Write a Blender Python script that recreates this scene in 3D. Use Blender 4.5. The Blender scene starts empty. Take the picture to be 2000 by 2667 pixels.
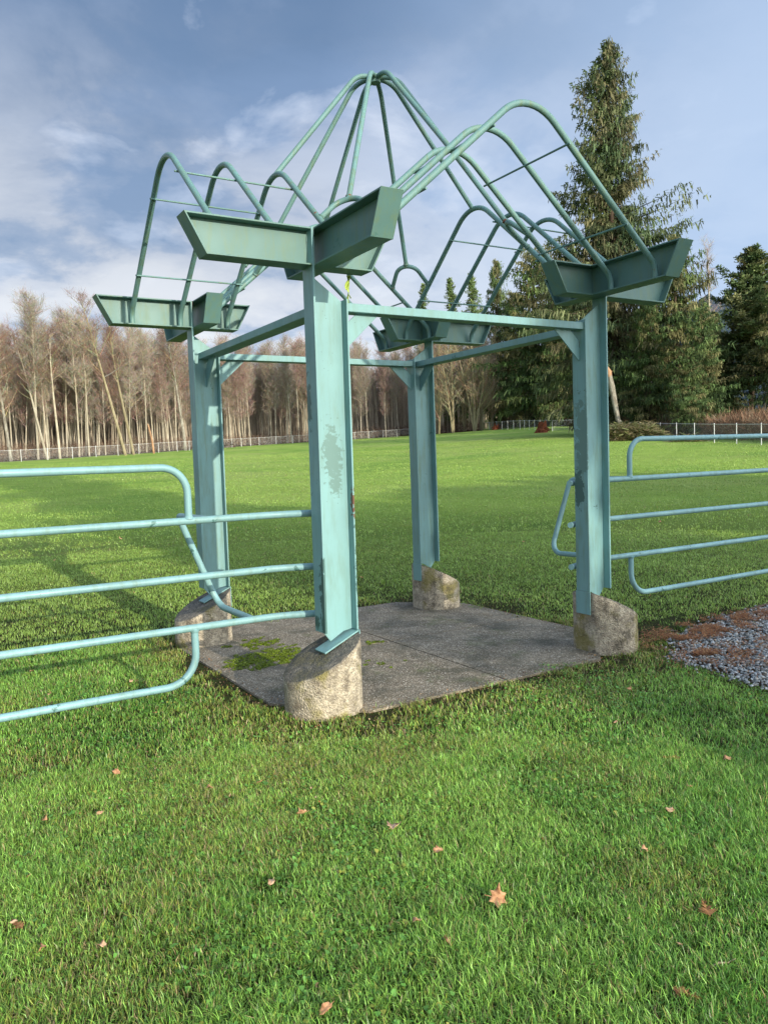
import bpy, bmesh, math, random
import numpy as np
from mathutils import Vector, Matrix
random.seed(7); rng = np.random.default_rng(7)
C = bpy.context.scene.collection
S = bpy.context.scene
R = math.radians

# ------------------------------------------------------------------ camera
CAMP = np.array([-3.6755, -5.972, 1.645])
PITCH, ROLL, YAW, FPX = R(-3.7086), R(-2.0576), R(31.1296), 2064.0
fw = np.array([math.sin(YAW)*math.cos(PITCH), math.cos(YAW)*math.cos(PITCH), math.sin(PITCH)])
rt0 = np.array([math.cos(YAW), -math.sin(YAW), 0.0]); up0 = np.cross(rt0, fw)
rt = rt0*math.cos(ROLL)+up0*math.sin(ROLL); up = -rt0*math.sin(ROLL)+up0*math.cos(ROLL)
cd = bpy.data.cameras.new('camera'); cam = bpy.data.objects.new('camera', cd); C.objects.link(cam)
cam.matrix_world = Matrix(((rt[0], up[0], -fw[0], CAMP[0]), (rt[1], up[1], -fw[1], CAMP[1]), (rt[2], up[2], -fw[2], CAMP[2]), (0, 0, 0, 1)))
cd.sensor_fit = 'HORIZONTAL'; cd.sensor_width = 36.0; cd.lens = 36.0*FPX/2000.0
cd.clip_start = 0.05; cd.clip_end = 8000
S.camera = cam

# ------------------------------------------------------------------ sun, sky, exposure
SUN_DIR = Vector((0.035, -1.0, 0.277)).normalized()
sl = bpy.data.lights.new('sun', 'SUN'); sl.energy = 5.0; sl.angle = R(0.5); sl.color = (1.0, 0.92, 0.76)
so = bpy.data.objects.new('sun', sl); C.objects.link(so)
so.rotation_euler = SUN_DIR.to_track_quat('Z', 'Y').to_euler()
S.view_settings.view_transform = 'Standard'; S.view_settings.look = 'None'
S.view_settings.exposure = 0.0; S.view_settings.gamma = 1.0

W = bpy.data.worlds.new('World'); S.world = W; W.use_nodes = True
wt = W.node_tree; wt.nodes.clear()
def wn(t, **k):
    n = wt.nodes.new(t)
    for a, b in k.items(): setattr(n, a, b)
    return n
wo = wn('ShaderNodeOutputWorld'); bg = wn('ShaderNodeBackground'); sky = wn('ShaderNodeTexSky')
sky.sky_type = 'NISHITA'; sky.sun_disc = False; sky.sun_elevation = math.asin(SUN_DIR.z)
sky.sun_rotation = math.atan2(SUN_DIR.x, SUN_DIR.y); sky.altitude = 100; sky.dust_density = 1.0
tc = wn('ShaderNodeTexCoord')
sep = wn('ShaderNodeSeparateXYZ'); wt.links.new(tc.outputs['Generated'], sep.inputs[0])
# cloud layer: project the view direction on a plane high above, so clouds shrink towards the horizon
zc = wn('ShaderNodeMath', operation='ADD'); zc.inputs[1].default_value = 0.22; wt.links.new(sep.outputs['Z'], zc.inputs[0])
zm = wn('ShaderNodeMath', operation='MAXIMUM'); zm.inputs[1].default_value = 0.08; wt.links.new(zc.outputs[0], zm.inputs[0])
cmb = wn('ShaderNodeCombineXYZ')
for i, ax in enumerate('XY'):
    dv = wn('ShaderNodeMath', operation='DIVIDE'); wt.links.new(sep.outputs[ax], dv.inputs[0]); wt.links.new(zm.outputs[0], dv.inputs[1])
    wt.links.new(dv.outputs[0], cmb.inputs[i])
def wnoise(scale, detail, rough, dist, off, stretch=(1, 1, 1)):
    mp = wn('ShaderNodeMapping'); mp.inputs['Location'].default_value = off; mp.inputs['Scale'].default_value = stretch
    wt.links.new(cmb.outputs[0], mp.inputs[0])
    n = wn('ShaderNodeTexNoise'); n.inputs['Scale'].default_value = scale; n.inputs['Detail'].default_value = detail
    n.inputs['Roughness'].default_value = rough; n.inputs['Distortion'].default_value = dist
    wt.links.new(mp.outputs[0], n.inputs['Vector']); return n
def wramp(src, stops):
    r = wn('ShaderNodeValToRGB'); e = r.color_ramp.elements
    while len(e) > 1: e.remove(e[-1])
    for i, (p, c) in enumerate(stops):
        x = e[0] if i == 0 else e.new(p)
        x.position = p; x.color = (*c, 1)
    wt.links.new(src, r.inputs[0]); return r
def wmix(a, b, f, blend='MIX'):
    m = wn('ShaderNodeMix', data_type='RGBA', blend_type=blend)
    for s, v in ((6, a), (7, b)):
        if hasattr(v, 'links'): wt.links.new(v, m.inputs[s])
        else: m.inputs[s].default_value = (*v, 1)
    if hasattr(f, 'links'): wt.links.new(f, m.inputs[0])
    else: m.inputs[0].default_value = f
    return m.outputs[2]
skym = wn('ShaderNodeVectorMath', operation='SCALE'); skym.inputs['Scale'].default_value = 0.10
wt.links.new(sky.outputs[0], skym.inputs[0])
big = wnoise(0.75, 7, 0.52, 0.25, (3.1, 1.7, 0.4))
mid = wnoise(2.0, 8, 0.58, 0.2, (8.3, 4.1, 2.0))
fine = wnoise(3.2, 8, 0.55, 0.25, (1.2, 9.4, 5.0))
# thick blue-grey stratus with lighter parts
cl = wramp(big.outputs[0], [(0.38, (0.155, 0.26, 0.45)), (0.47, (0.22, 0.345, 0.58)), (0.55, (0.33, 0.49, 0.78)), (0.64, (0.54, 0.70, 0.93))])
veil = wramp(mid.outputs[0], [(0.46, (0, 0, 0)), (0.70, (0.5, 0.5, 0.5))])
c1 = wmix(cl.outputs[0], (0.48, 0.60, 0.84), veil.outputs[0])
# thin blue gaps of the clear sky
gap = wramp(fine.outputs[0], [(0.60, (0, 0, 0)), (0.74, (0.6, 0.6, 0.6))])
puff = wramp(fine.outputs[0], [(0.55, (0, 0, 0)), (0.66, (0.85, 0.85, 0.85))])
c1b = wmix(c1, (0.66, 0.76, 0.95), puff.outputs[0])
# paler, whiter towards the horizon
hz = wn('ShaderNodeMapRange'); hz.inputs['From Min'].default_value = 0.50; hz.inputs['From Max'].default_value = 0.10
wt.links.new(sep.outputs['Z'], hz.inputs['Value'])
hcol = wramp(mid.outputs[0], [(0.36, (0.36, 0.48, 0.68)), (0.43, (0.56, 0.65, 0.81)), (0.48, (0.86, 0.89, 0.96)), (0.58, (1.05, 1.05, 1.05))])
hf = wn('ShaderNodeMath', operation='MULTIPLY'); hf.inputs[1].default_value = 0.95; wt.links.new(hz.outputs[0], hf.inputs[0])
c2 = wmix(c1b, hcol.outputs[0], hf.outputs[0])
# the right-hand part of the sky (towards +X) is a thinner, brighter veil
rg = wn('ShaderNodeMapRange'); rg.inputs['From Min'].default_value = 0.42; rg.inputs['From Max'].default_value = 0.80
wt.links.new(sep.outputs['X'], rg.inputs['Value'])
rf = wn('ShaderNodeMath', operation='MULTIPLY'); rf.inputs[1].default_value = 0.85; wt.links.new(rg.outputs[0], rf.inputs[0])
c3 = wmix(c2, (0.54, 0.71, 0.98), rf.outputs[0])
c4 = wmix(c3, skym.outputs[0], 0.10)
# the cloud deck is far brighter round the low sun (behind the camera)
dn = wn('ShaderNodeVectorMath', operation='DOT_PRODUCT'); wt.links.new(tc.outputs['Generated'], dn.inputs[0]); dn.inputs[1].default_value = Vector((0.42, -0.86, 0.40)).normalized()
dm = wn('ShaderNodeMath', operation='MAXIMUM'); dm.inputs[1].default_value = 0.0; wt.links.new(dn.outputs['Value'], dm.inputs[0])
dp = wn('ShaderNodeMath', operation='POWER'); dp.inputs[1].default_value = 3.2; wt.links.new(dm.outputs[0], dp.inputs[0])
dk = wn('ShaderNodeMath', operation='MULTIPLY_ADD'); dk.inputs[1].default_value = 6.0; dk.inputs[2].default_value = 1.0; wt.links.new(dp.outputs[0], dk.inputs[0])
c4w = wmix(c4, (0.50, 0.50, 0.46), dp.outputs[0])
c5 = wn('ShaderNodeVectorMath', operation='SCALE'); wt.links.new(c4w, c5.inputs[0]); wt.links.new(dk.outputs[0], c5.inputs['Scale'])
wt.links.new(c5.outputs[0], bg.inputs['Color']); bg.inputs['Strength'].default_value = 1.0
wt.links.new(bg.outputs[0], wo.inputs[0])

# ------------------------------------------------------------------ helpers
def smoothstep(a, b, x):
    t = np.clip((np.asarray(x, float)-a)/(b-a), 0, 1); return t*t*(3-2*t)
_T_AZ = [-180, -90, -40, -10, 6.7, 16.7, 22.4, 32.8, 41.5, 43.2, 53.8, 56.7, 90, 130, 180]
_T_S = [0, 0, .02, .034, .0376, .0406, .0405, .044, .051, .052, .046, .045, .02, 0, 0]
def ground_z(x, y):
    x = np.asarray(x, float); y = np.asarray(y, float)
    dx, dy = x-CAMP[0], y-CAMP[1]; d = np.hypot(dx, dy)
    az = np.degrees(np.arctan2(dx, dy)); s = np.interp(az, _T_AZ, _T_S)
    k = 2.0; e = (d-14)/k
    h = k*np.where(e > 30, e, np.log1p(np.exp(np.minimum(e, 30))))
    h = np.where(h > 170, 170+(h-170)*0.1, h)
    bump = 0.5*np.sin(x*.045+1)*np.sin(y*.052+.5)*smoothstep(25, 90, d)*0.25
    return s*h*1.05 + bump - 0.012
def at(u, d):
    az = YAW+math.atan((u-1000)/FPX); x = CAMP[0]+d*math.sin(az); y = CAMP[1]+d*math.cos(az)
    return Vector((x, y, float(ground_z(x, y))))
def vnoise(x, y, s, seed=0):
    x = np.asarray(x)*s+seed*17.3; y = np.asarray(y)*s+seed*5.7
    xi = np.floor(x); yi = np.floor(y); fx = x-xi; fy = y-yi
    def h(a, b):
        v = np.sin(a*127.1+b*311.7+seed)*43758.5453; return v-np.floor(v)
    fx = fx*fx*(3-2*fx); fy = fy*fy*(3-2*fy)
    return (h(xi, yi)*(1-fx)+h(xi+1, yi)*fx)*(1-fy)+(h(xi, yi+1)*(1-fx)+h(xi+1, yi+1)*fx)*fy

class MB:
    def __init__(s): s.v = []; s.f = []; s.col = None
    def poly(s, pts):
        n = len(s.v); s.v += [tuple(p) for p in pts]; s.f.append(tuple(range(n, n+len(pts))))
    def box(s, a, b):
        (x0, y0, z0), (x1, y1, z1) = a, b
        x0, x1 = sorted((x0, x1)); y0, y1 = sorted((y0, y1)); z0, z1 = sorted((z0, z1))
        n = len(s.v); s.v += [(x0, y0, z0), (x1, y0, z0), (x1, y1, z0), (x0, y1, z0), (x0, y0, z1), (x1, y0, z1), (x1, y1, z1), (x0, y1, z1)]
        s.f += [tuple(n+i for i in q) for q in ((0, 3, 2, 1), (4, 5, 6, 7), (0, 1, 5, 4), (1, 2, 6, 5), (2, 3, 7, 6), (3, 0, 4, 7))]
    def prism(s, pts, off):
        """solid between polygon pts and pts+off"""
        n = len(s.v); k = len(pts); off = Vector(off)
        s.v += [tuple(Vector(p)) for p in pts]+[tuple(Vector(p)+off) for p in pts]
        s.f.append(tuple(range(n, n+k))[::-1]); s.f.append(tuple(range(n+k, n+2*k)))
        for i in range(k):
            j = (i+1) % k; s.f.append((n+i, n+j, n+k+j, n+k+i))
    def tube(s, path, r, n=12, cap=True):
        path = [Vector(p) for p in path]; m = len(path)
        rr = r if hasattr(r, '__len__') else [r]*m
        t0 = (path[1]-path[0]).normalized(); a = t0.orthogonal().normalized(); base = len(s.v)
        for i, p in enumerate(path):
            t = ((path[min(i+1, m-1)]-path[max(i-1, 0)])).normalized()
            a = (a-t*a.dot(t)).normalized(); b = t.cross(a)
            for k in range(n):
                th = 2*math.pi*k/n; s.v.append(tuple(p+(a*math.cos(th)+b*math.sin(th))*rr[i]))
        for i in range(m-1):
            for k in range(n):
                k2 = (k+1) % n; o = base+i*n
                s.f.append((o+k, o+k2, o+n+k2, o+n+k))
        if cap:
            s.f.append(tuple(base+k for k in range(n))[::-1]); s.f.append(tuple(base+(m-1)*n+k for k in range(n)))
    def build(s, name, mat, parent=None, smooth=False, bevel=0):
        me = bpy.data.meshes.new(name); me.from_pydata(s.v, [], s.f); me.update()
        if s.f and not smooth and bevel:
            pass
        bm = bmesh.new(); bm.from_mesh(me); bmesh.ops.recalc_face_normals(bm, faces=bm.faces); bm.to_mesh(me); bm.free()
        if smooth:
            me.polygons.foreach_set('use_smooth', [True]*len(me.polygons))
            me.set_sharp_from_angle(angle=R(50))
        me.materials.append(mat)
        o = bpy.data.objects.new(name, me); C.objects.link(o)
        if parent: o.parent = parent
        if bevel:
            m = o.modifiers.new('bevel', 'BEVEL'); m.width = bevel; m.segments = 2; m.limit_method = 'ANGLE'; m.angle_limit = R(40); m.harden_normals = False
        return o
def tag(o, label=None, cat=None, group=None, kind=None):
    if label: o['label'] = label
    if cat: o['category'] = cat
    if group: o['group'] = group
    if kind: o['kind'] = kind
    return o
def empty(name, loc, label, cat, group=None, rz=0):
    o = bpy.data.objects.new(name, None); C.objects.link(o); o.location = loc; o.rotation_euler.z = rz; o.empty_display_size = .3
    return tag(o, label, cat, group)
def world_child(o, root):
    """mesh built in world coordinates, parented to a root that stands elsewhere"""
    o.matrix_parent_inverse = Matrix.Translation(-Vector(root.location))
    return o
def fast_mesh(name, V, F, mat, col=None, parent=None, smooth=False):
    """V (n,3), F (m,k) constant-size faces, col (n,3) point colours"""
    me = bpy.data.meshes.new(name); V = np.asarray(V, np.float32); F = np.asarray(F, np.int32); m, k = F.shape
    me.vertices.add(len(V)); me.vertices.foreach_set('co', V.ravel())
    me.loops.add(m*k); me.loops.foreach_set('vertex_index', F.ravel())
    me.polygons.add(m); me.polygons.foreach_set('loop_start', np.arange(0, m*k, k, dtype=np.int32))
    try: me.polygons.foreach_set('loop_total', np.full(m, k, np.int32))
    except Exception: pass
    if col is not None:
        a = me.color_attributes.new('Col', 'FLOAT_COLOR', 'POINT')
        a.data.foreach_set('color', np.concatenate([col, np.ones((len(col), 1))], 1).astype(np.float32).ravel())
    if smooth: me.polygons.foreach_set('use_smooth', np.ones(m, bool))
    me.update(); me.validate(); me.materials.append(mat)
    o = bpy.data.objects.new(name, me); C.objects.link(o)
    if parent: o.parent = parent
    return o
def fillet(pts, rad, n=8):
    pts = [np.array(p, float) for p in pts]; out = [pts[0]]
    for i in range(1, len(pts)-1):
        p = pts[i]; a = pts[i-1]-p; b = pts[i+1]-p; a /= np.linalg.norm(a); b /= np.linalg.norm(b); r = rad[i] if hasattr(rad, '__len__') else rad
        ang = math.acos(max(-1, min(1, float(a@b)))); d = r/math.tan(ang/2)
        c = p+(a+b)/np.linalg.norm(a+b)*r/math.sin(ang/2); v0 = p+a*d-c; v1 = p+b*d-c
        th = math.acos(max(-1, min(1, float(v0@v1)/r**2)))
        for k in range(n+1):
            t = k/n; out.append(c+(math.sin((1-t)*th)*v0+math.sin(t*th)*v1)/math.sin(th))
    out.append(pts[-1]); return out

# ------------------------------------------------------------------ materials
class NT:
    def __init__(s, name):
        s.m = bpy.data.materials.new(name); s.m.use_nodes = True; s.t = s.m.node_tree
        s.b = s.t.nodes['Principled BSDF']; s.out = s.t.nodes['Material Output']; s.tc = s.t.nodes.new('ShaderNodeTexCoord')
    def n(s, t, **k):
        x = s.t.nodes.new(t)
        for a, b in k.items(): setattr(x, a, b)
        return x
    def link(s, a, b): s.t.links.new(a, b)
    def noise(s, scale, detail=4, rough=.55, dist=0, vec=None, sc=None, loc=None):
        x = s.n('ShaderNodeTexNoise'); x.inputs['Scale'].default_value = scale; x.inputs['Detail'].default_value = detail
        x.inputs['Roughness'].default_value = rough; x.inputs['Distortion'].default_value = dist
        v = vec or s.tc.outputs['Object']
        if sc or loc:
            mp = s.n('ShaderNodeMapping'); mp.inputs['Scale'].default_value = sc or (1, 1, 1); mp.inputs['Location'].default_value = loc or (0, 0, 0); s.link(v, mp.inputs[0]); v = mp.outputs[0]
        s.link(v, x.inputs['Vector']); return x.outputs[0]
    def voro(s, scale, feat='F1', out='Distance', vec=None, rnd=1):
        x = s.n('ShaderNodeTexVoronoi', feature=feat); x.inputs['Scale'].default_value = scale; x.inputs['Randomness'].default_value = rnd
        s.link(vec or s.tc.outputs['Object'], x.inputs['Vector']); return x.outputs[out]
    def ramp(s, src, stops, interp='LINEAR'):
        r = s.n('ShaderNodeValToRGB'); e = r.color_ramp.elements; r.color_ramp.interpolation = interp
        while len(e) > 1: e.remove(e[-1])
        for i, (p, c) in enumerate(stops):
            x = e[0] if i == 0 else e.new(p)
            x.position = p; x.color = (*((c, c, c) if not hasattr(c, '__len__') else c), 1)
        s.link(src, r.inputs[0]); return r.outputs[0]
    def mix(s, a, b, f, blend='MIX'):
        m = s.n('ShaderNodeMix', data_type='RGBA', blend_type=blend)
        for i, v in ((6, a), (7, b)):
            if hasattr(v, 'links'): s.link(v, m.inputs[i])
            else: m.inputs[i].default_value = (*v, 1)
        if hasattr(f, 'links'): s.link(f, m.inputs[0])
        else: m.inputs[0].default_value = f
        return m.outputs[2]
    def math(s, op, a, b=None, c=None):
        m = s.n('ShaderNodeMath', operation=op)
        for i, v in enumerate((a, b, c)):
            if v is None: continue
            if hasattr(v, 'links'): s.link(v, m.inputs[i])
            else: m.inputs[i].default_value = v
        return m.outputs[0]
    def bump(s, h, strength=.3, dist=.01):
        b = s.n('ShaderNodeBump'); b.inputs['Strength'].default_value = strength; b.inputs['Distance'].default_value = dist
        s.link(h, b.inputs['Height']); s.link(b.outputs[0], s.b.inputs['Normal']); return b
    def set(s, col=None, rough=None, spec=None, metal=None):
        for k, v in (('Base Color', col), ('Roughness', rough), ('Specular IOR Level', spec), ('Metallic', metal)):
            if v is None: continue
            if hasattr(v, 'links'): s.link(v, s.b.inputs[k])
            else: s.b.inputs[k].default_value = (*v, 1) if hasattr(v, '__len__') else v
        return s.m

def paint(name, peel=0.66, rust=0.74, grime=.45, patch=None, base=(0.180, 0.338, 0.340), bmp=.22):
    t = NT(name)
    big = t.noise(1.3, 4, .6); col = t.mix(tuple(c*.86 for c in base), tuple(min(1, c*1.08) for c in base), t.ramp(big, [(.35, 0), (.65, 1)]))
    # weather film: dull green algae in streaks running down
    st = t.noise(3.2, 6, .68, 0, None, (7, 7, .9)); col = t.mix(col, (0.13, 0.20, 0.12), t.math('MULTIPLY', t.ramp(st, [(.47, 0), (.72, 1)]), grime))
    # flaked paint showing the older, darker green coat
    pn = t.noise(7.0, 7, .62, .4); pm = t.ramp(pn, [(peel, 0), (peel+.012, 1)])
    col = t.mix(col, (0.075, 0.17, 0.155), pm)
    for k_, (cen, rad, pc, lo) in enumerate(patch or ()):
        v = t.n('ShaderNodeVectorMath', operation='SUBTRACT'); t.link(t.tc.outputs['Object'], v.inputs[0]); v.inputs[1].default_value = cen
        sv = t.n('ShaderNodeVectorMath', operation='DIVIDE'); t.link(v.outputs[0], sv.inputs[0]); sv.inputs[1].default_value = rad
        ln = t.n('ShaderNodeVectorMath', operation='LENGTH'); t.link(sv.outputs[0], ln.inputs[0])
        nn = t.noise(lo, 8, .68, .5, None, None, (k_*3.1, 1, 2)); q = t.math('SUBTRACT', nn, t.math('MULTIPLY', ln.outputs['Value'], .30))
        col = t.mix(col, pc, t.ramp(q, [(.265, 0), (.285, 1)]))
    rn = t.noise(5.0, 8, .7, .3, None, None, (4, 2, 9)); rm = t.ramp(rn, [(rust, 0), (rust+.03, 1)])
    col = t.mix(col, (0.16, 0.055, 0.025), rm)
    dots = t.voro(26, 'F1'); dm = t.math('MULTIPLY', t.ramp(dots, [(.05, 1), (.075, 0)]), t.ramp(t.noise(2.1, 2), [(.55, 0), (.6, 1)]))
    col = t.mix(col, (0.05, 0.10, 0.085), dm)
    rough = t.ramp(t.noise(4, 5, .6), [(.3, .38), (.7, .58)])
    t.set(col, rough, .45)
    t.bump(t.math('SUBTRACT', t.math('MULTIPLY', t.noise(22, 5, .6), .4), t.math('MULTIPLY', pm, .5)), bmp, .004)
    return t.m
M = {}
M['paint'] = paint('painted_steel')
OLD = (0.055, 0.125, 0.115); WORN = (0.120, 0.220, 0.200); RUST = (0.13, 0.05, 0.028)
M['paint_post'] = paint('painted_steel_post', peel=.68, grime=.7, patch=[((1.083, -1.27, 1.78), (.06, .10, .42), WORN, 20), ((1.083, -1.22, 1.35), (.04, .06, .2), OLD, 14)])
M['paint_near'] = paint('painted_steel_near_post', peel=.685, patch=[((-1.215, -1.25, 1.70), (.085, 1.0, .23), WORN, 30), ((-1.19, -1.25, 1.50), (.05, 1.0, .10), WORN, 40), ((-1.34, -1.31, .72), (.03, .06, .40), OLD, 16), ((-1.095, -1.31, 1.38), (.03, .03, .12), RUST, 22), ((-1.088, -1.31, .85), (.02, .03, .45), OLD, 18), ((-1.34, -1.19, 2.05), (.03, .04, .22), OLD, 14), ((-1.34, -1.2, .56), (.03, .1, .07), OLD, 10)])
M['paint_bolster'] = paint('painted_steel_bolster', peel=.66, rust=.69, grime=.9, base=(0.106, 0.208, 0.190))
M['pipe'] = paint('painted_pipe', peel=.68, rust=.665, grime=1.0, base=(0.128, 0.250, 0.236), bmp=.05)
M['bead'] = paint('weld_paint', peel=.60, rust=.56, grime=1.0, base=(0.13, 0.24, 0.215), bmp=.6)
M['rail'] = paint('painted_rail', peel=.645, rust=.74, grime=.5, base=(0.215, 0.385, 0.395), bmp=.05)

def concrete_mat():
    t = NT('exposed_concrete')
    n1 = t.noise(9, 8, .7); n2 = t.noise(38, 6, .75); 
    c = t.mix((0.26, 0.215, 0.155), (0.60, 0.515, 0.38), t.ramp(n1, [(.36, 0), (.60, 1)]))
    c = t.mix(c, (0.10, 0.09, 0.075), t.math('MULTIPLY', t.ramp(n2, [(.46, 0), (.62, 1)]), .55))
    c = t.mix(c, (0.66, 0.60, 0.48), t.ramp(t.voro(45), [(.10, .7), (.22, 0)]))
    c = t.mix(c, (0.22, 0.19, 0.045), t.math('MULTIPLY', t.ramp(t.noise(3.4, 4, .6, 0, None, None, (2, 5, 1)), [(.52, 0), (.62, 1)]), .75))
    c = t.mix(c, (0.07, 0.06, 0.045), t.math('MULTIPLY', t.ramp(t.noise(5.5, 6, .7, .3, None, None, (7, 1, 3)), [(.54, 0), (.64, 1)]), .7))
    # near-black on upward faces, mottled by noise
    g = t.n('ShaderNodeNewGeometry'); sp = t.n('ShaderNodeSeparateXYZ'); t.link(g.outputs['True Normal'], sp.inputs[0])
    top = t.math('MULTIPLY', t.ramp(sp.outputs['Z'], [(.3, 0), (.6, 1)]), t.ramp(t.noise(30, 6, .75, 0, None, (1, 1, 1)), [(.36, .95), (.7, .35)]))
    c = t.mix(c, (0.085, 0.085, 0.08), top)
    t.set(c, .9, .2); t.bump(t.math('ADD', t.noise(60, 6, .7), t.math('MULTIPLY', t.voro(80), .8)), .9, .012); return t.m
M['concrete'] = concrete_mat()
def slab_mat():
    t = NT('exposed_aggregate')
    c = t.mix((0.135, 0.108, 0.073), (0.28, 0.228, 0.158), t.ramp(t.noise(2.2, 5, .6), [(.35, 0), (.65, 1)]))
    vc = t.voro(88, 'F1', 'Color'); vd = t.voro(88)
    bw = t.n('ShaderNodeRGBToBW'); t.link(vc, bw.inputs[0])
    stone = t.ramp(bw.outputs[0], [(.3, (.085, .068, .048)), (.52, (.24, .198, .14)), (.66, (.42, .355, .265)), (.78, (.55, .48, .37)), (.86, (.80, .74, .63))])
    c = t.mix(c, stone, t.ramp(vd, [(.30, .95), (.5, .1)]))
    c = t.mix(c, (0.055, 0.055, 0.035), t.math('MULTIPLY', t.ramp(t.noise(2.2, 7, .72, .3, None, None, (5, 5, 5)), [(.46, 0), (.66, 1)]), .8))
    c = t.mix(c, (0.09, 0.115, 0.03), t.math('MULTIPLY', t.ramp(t.noise(3.1, 7, .7, .3, None, None, (2, 8, 5)), [(.58, 0), (.72, 1)]), .6))
    t.set(c, t.ramp(t.noise(5, 3), [(.4, .65), (.65, .9)]), .3); t.bump(t.math('SUBTRACT', 1.0, vd), .8, .006); return t.m
M['slab'] = slab_mat()
def ground_mat():
    t = NT('lawn_soil')
    pos = t.tc.outputs['Object']
    ln = t.n('ShaderNodeVectorMath', operation='DISTANCE'); t.link(pos, ln.inputs[0]); ln.inputs[1].default_value = tuple(CAMP)
    far = t.ramp(t.math('DIVIDE', ln.outputs['Value'], 60.0), [(.15, 0), (.36, 1)])
    soil = t.mix((0.045, 0.036, 0.018), (0.07, 0.10, 0.022), t.ramp(t.noise(14, 6, .7), [(.4, 0), (.6, 1)]))
    g1 = t.mix((0.26, 0.39, 0.07), (0.35, 0.49, 0.095), t.ramp(t.noise(.55, 7, .65), [(.35, 0), (.65, 1)]))
    g1 = t.mix(g1, (0.40, 0.48, 0.13), t.math('MULTIPLY', t.ramp(t.noise(2.2, 8, .75, 0, None, None, (3, 1, 0)), [(.5, 0), (.72, 1)]), .5))
    g1 = t.mix(g1, (0.16, 0.28, 0.045), t.math('MULTIPLY', t.ramp(t.noise(7, 8, .8, 0, None, None, (9, 1, 0)), [(.5, 0), (.7, 1)]), .55))
    g1 = t.mix(g1, (0.38, 0.45, 0.13), t.math('MULTIPLY', t.ramp(t.noise(.11, 6, .65, 0, None, None, (3, 3, 0)), [(.46, 0), (.62, 1)]), .75))
    g1 = t.mix(g1, (0.15, 0.30, 0.05), t.math('MULTIPLY', t.ramp(t.noise(.16, 6, .7, 0, None, None, (7, 2, 0)), [(.5, 0), (.64, 1)]), .6))
    # forest floor beyond the fences (leaf litter) is a mesh of its own
    c = t.mix(soil, g1, far)
    t.set(c, .95, .1)
    h = t.math('ADD', t.noise(9, 8, .75), t.math('MULTIPLY', t.noise(60, 4, .7), .5))
    t.bump(h, 1.0, .12); return t.m
M['ground'] = ground_mat()
def attr_mat(name, rough=.6, spec=.25, trans=.25, vary=.35, tint=(1, 1, 1), nscale=1.2):
    t = NT(name); a = t.n('ShaderNodeVertexColor'); a.layer_name = 'Col'
    c = t.mix(a.outputs[0], tint, 1.0, 'MULTIPLY')
    oi = t.n('ShaderNodeObjectInfo')
    c = t.mix(c, (0.45, 0.45, 0.45), t.math('MULTIPLY', oi.outputs['Random'], vary), 'MULTIPLY')
    t.set(c, rough, spec)
    if trans:
        tr = t.n('ShaderNodeBsdfTranslucent'); t.link(c, tr.inputs['Color']); ms = t.n('ShaderNodeMixShader'); ms.inputs[0].default_value = trans
        t.link(t.b.outputs[0], ms.inputs[1]); t.link(tr.outputs[0], ms.inputs[2]); t.link(ms.outputs[0], t.out.inputs[0])
    return t.m
M['grass'] = attr_mat('grass_blades', .38, .5, .30, 0)
M['foliage'] = attr_mat('needle_foliage', .7, .2, .18, .25)
M['twig'] = attr_mat('bare_twigs', .85, .1, 0, .45)
M['stone'] = attr_mat('gravel_stones', .6, .4, 0, 0)
M['litter'] = attr_mat('leaf_litter', .8, .2, .1, .2)
def bark(name, a, b, scale=6):
    t = NT(name); oi = t.n('ShaderNodeObjectInfo')
    c = t.mix(a, b, t.ramp(t.noise(scale, 5, .7, 0, None, (1, 1, .35)), [(.38, 0), (.62, 1)]))
    c = t.mix(c, tuple(x*.45 for x in a), t.math('MULTIPLY', oi.outputs['Random'], .6))
    t.set(c, .9, .1); t.bump(t.noise(scale*4, 4), .5, .02); return t.m
M['alder_bark'] = bark('pale_bark', (0.56, 0.50, 0.39), (0.34, 0.285, 0.20), 2.2)
M['maple_bark'] = bark('mossy_pale_bark', (0.40, 0.34, 0.22), (0.24, 0.20, 0.11), 3)
M['dark_bark'] = bark('dark_bark', (0.13, 0.095, 0.07), (0.07, 0.05, 0.038), 3)
M['grey_bark'] = bark('lichen_bark', (0.42, 0.40, 0.33), (0.15, 0.12, 0.09), 4)
M['red_wood'] = bark('fresh_red_wood', (0.33, 0.10, 0.045), (0.14, 0.05, 0.03), 5)
M['orange_wood'] = bark('fresh_orange_wood', (0.50, 0.30, 0.17), (0.33, 0.19, 0.11), 4)
t = NT('white_fence_paint'); t.set(t.mix((0.58, 0.58, 0.57), (0.74, 0.74, 0.73), t.noise(3, 3)), .5, .4); M['fence_post'] = t.m
t = NT('galvanised_wire'); t.set((0.42, 0.42, 0.41), .5, .5, .3); M['wire'] = t.m
t = NT('ribbon_cloth'); t.set(t.mix((0.30, 0.42, 0.05), (0.48, 0.58, 0.12), t.noise(30, 3)), .6, .3); M['ribbon'] = t.m
t = NT('moss'); c = t.mix((0.055, 0.10, 0.006), (0.15, 0.22, 0.01), t.ramp(t.noise(40, 6, .7), [(.35, 0), (.65, 1)])); t.set(c, .95, .1); t.bump(t.noise(120, 4, .8), 1, .01); M['moss'] = t.m
t = NT('leaf_litter_floor'); c = t.mix((0.05, 0.028, 0.014), (0.12, 0.062, 0.028), t.ramp(t.noise(2.5, 8, .75), [(.35, 0), (.65, 1)])); t.set(c, .95, .1); t.bump(t.noise(8, 6, .7), 1, .15); M['floor'] = t.m
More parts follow.
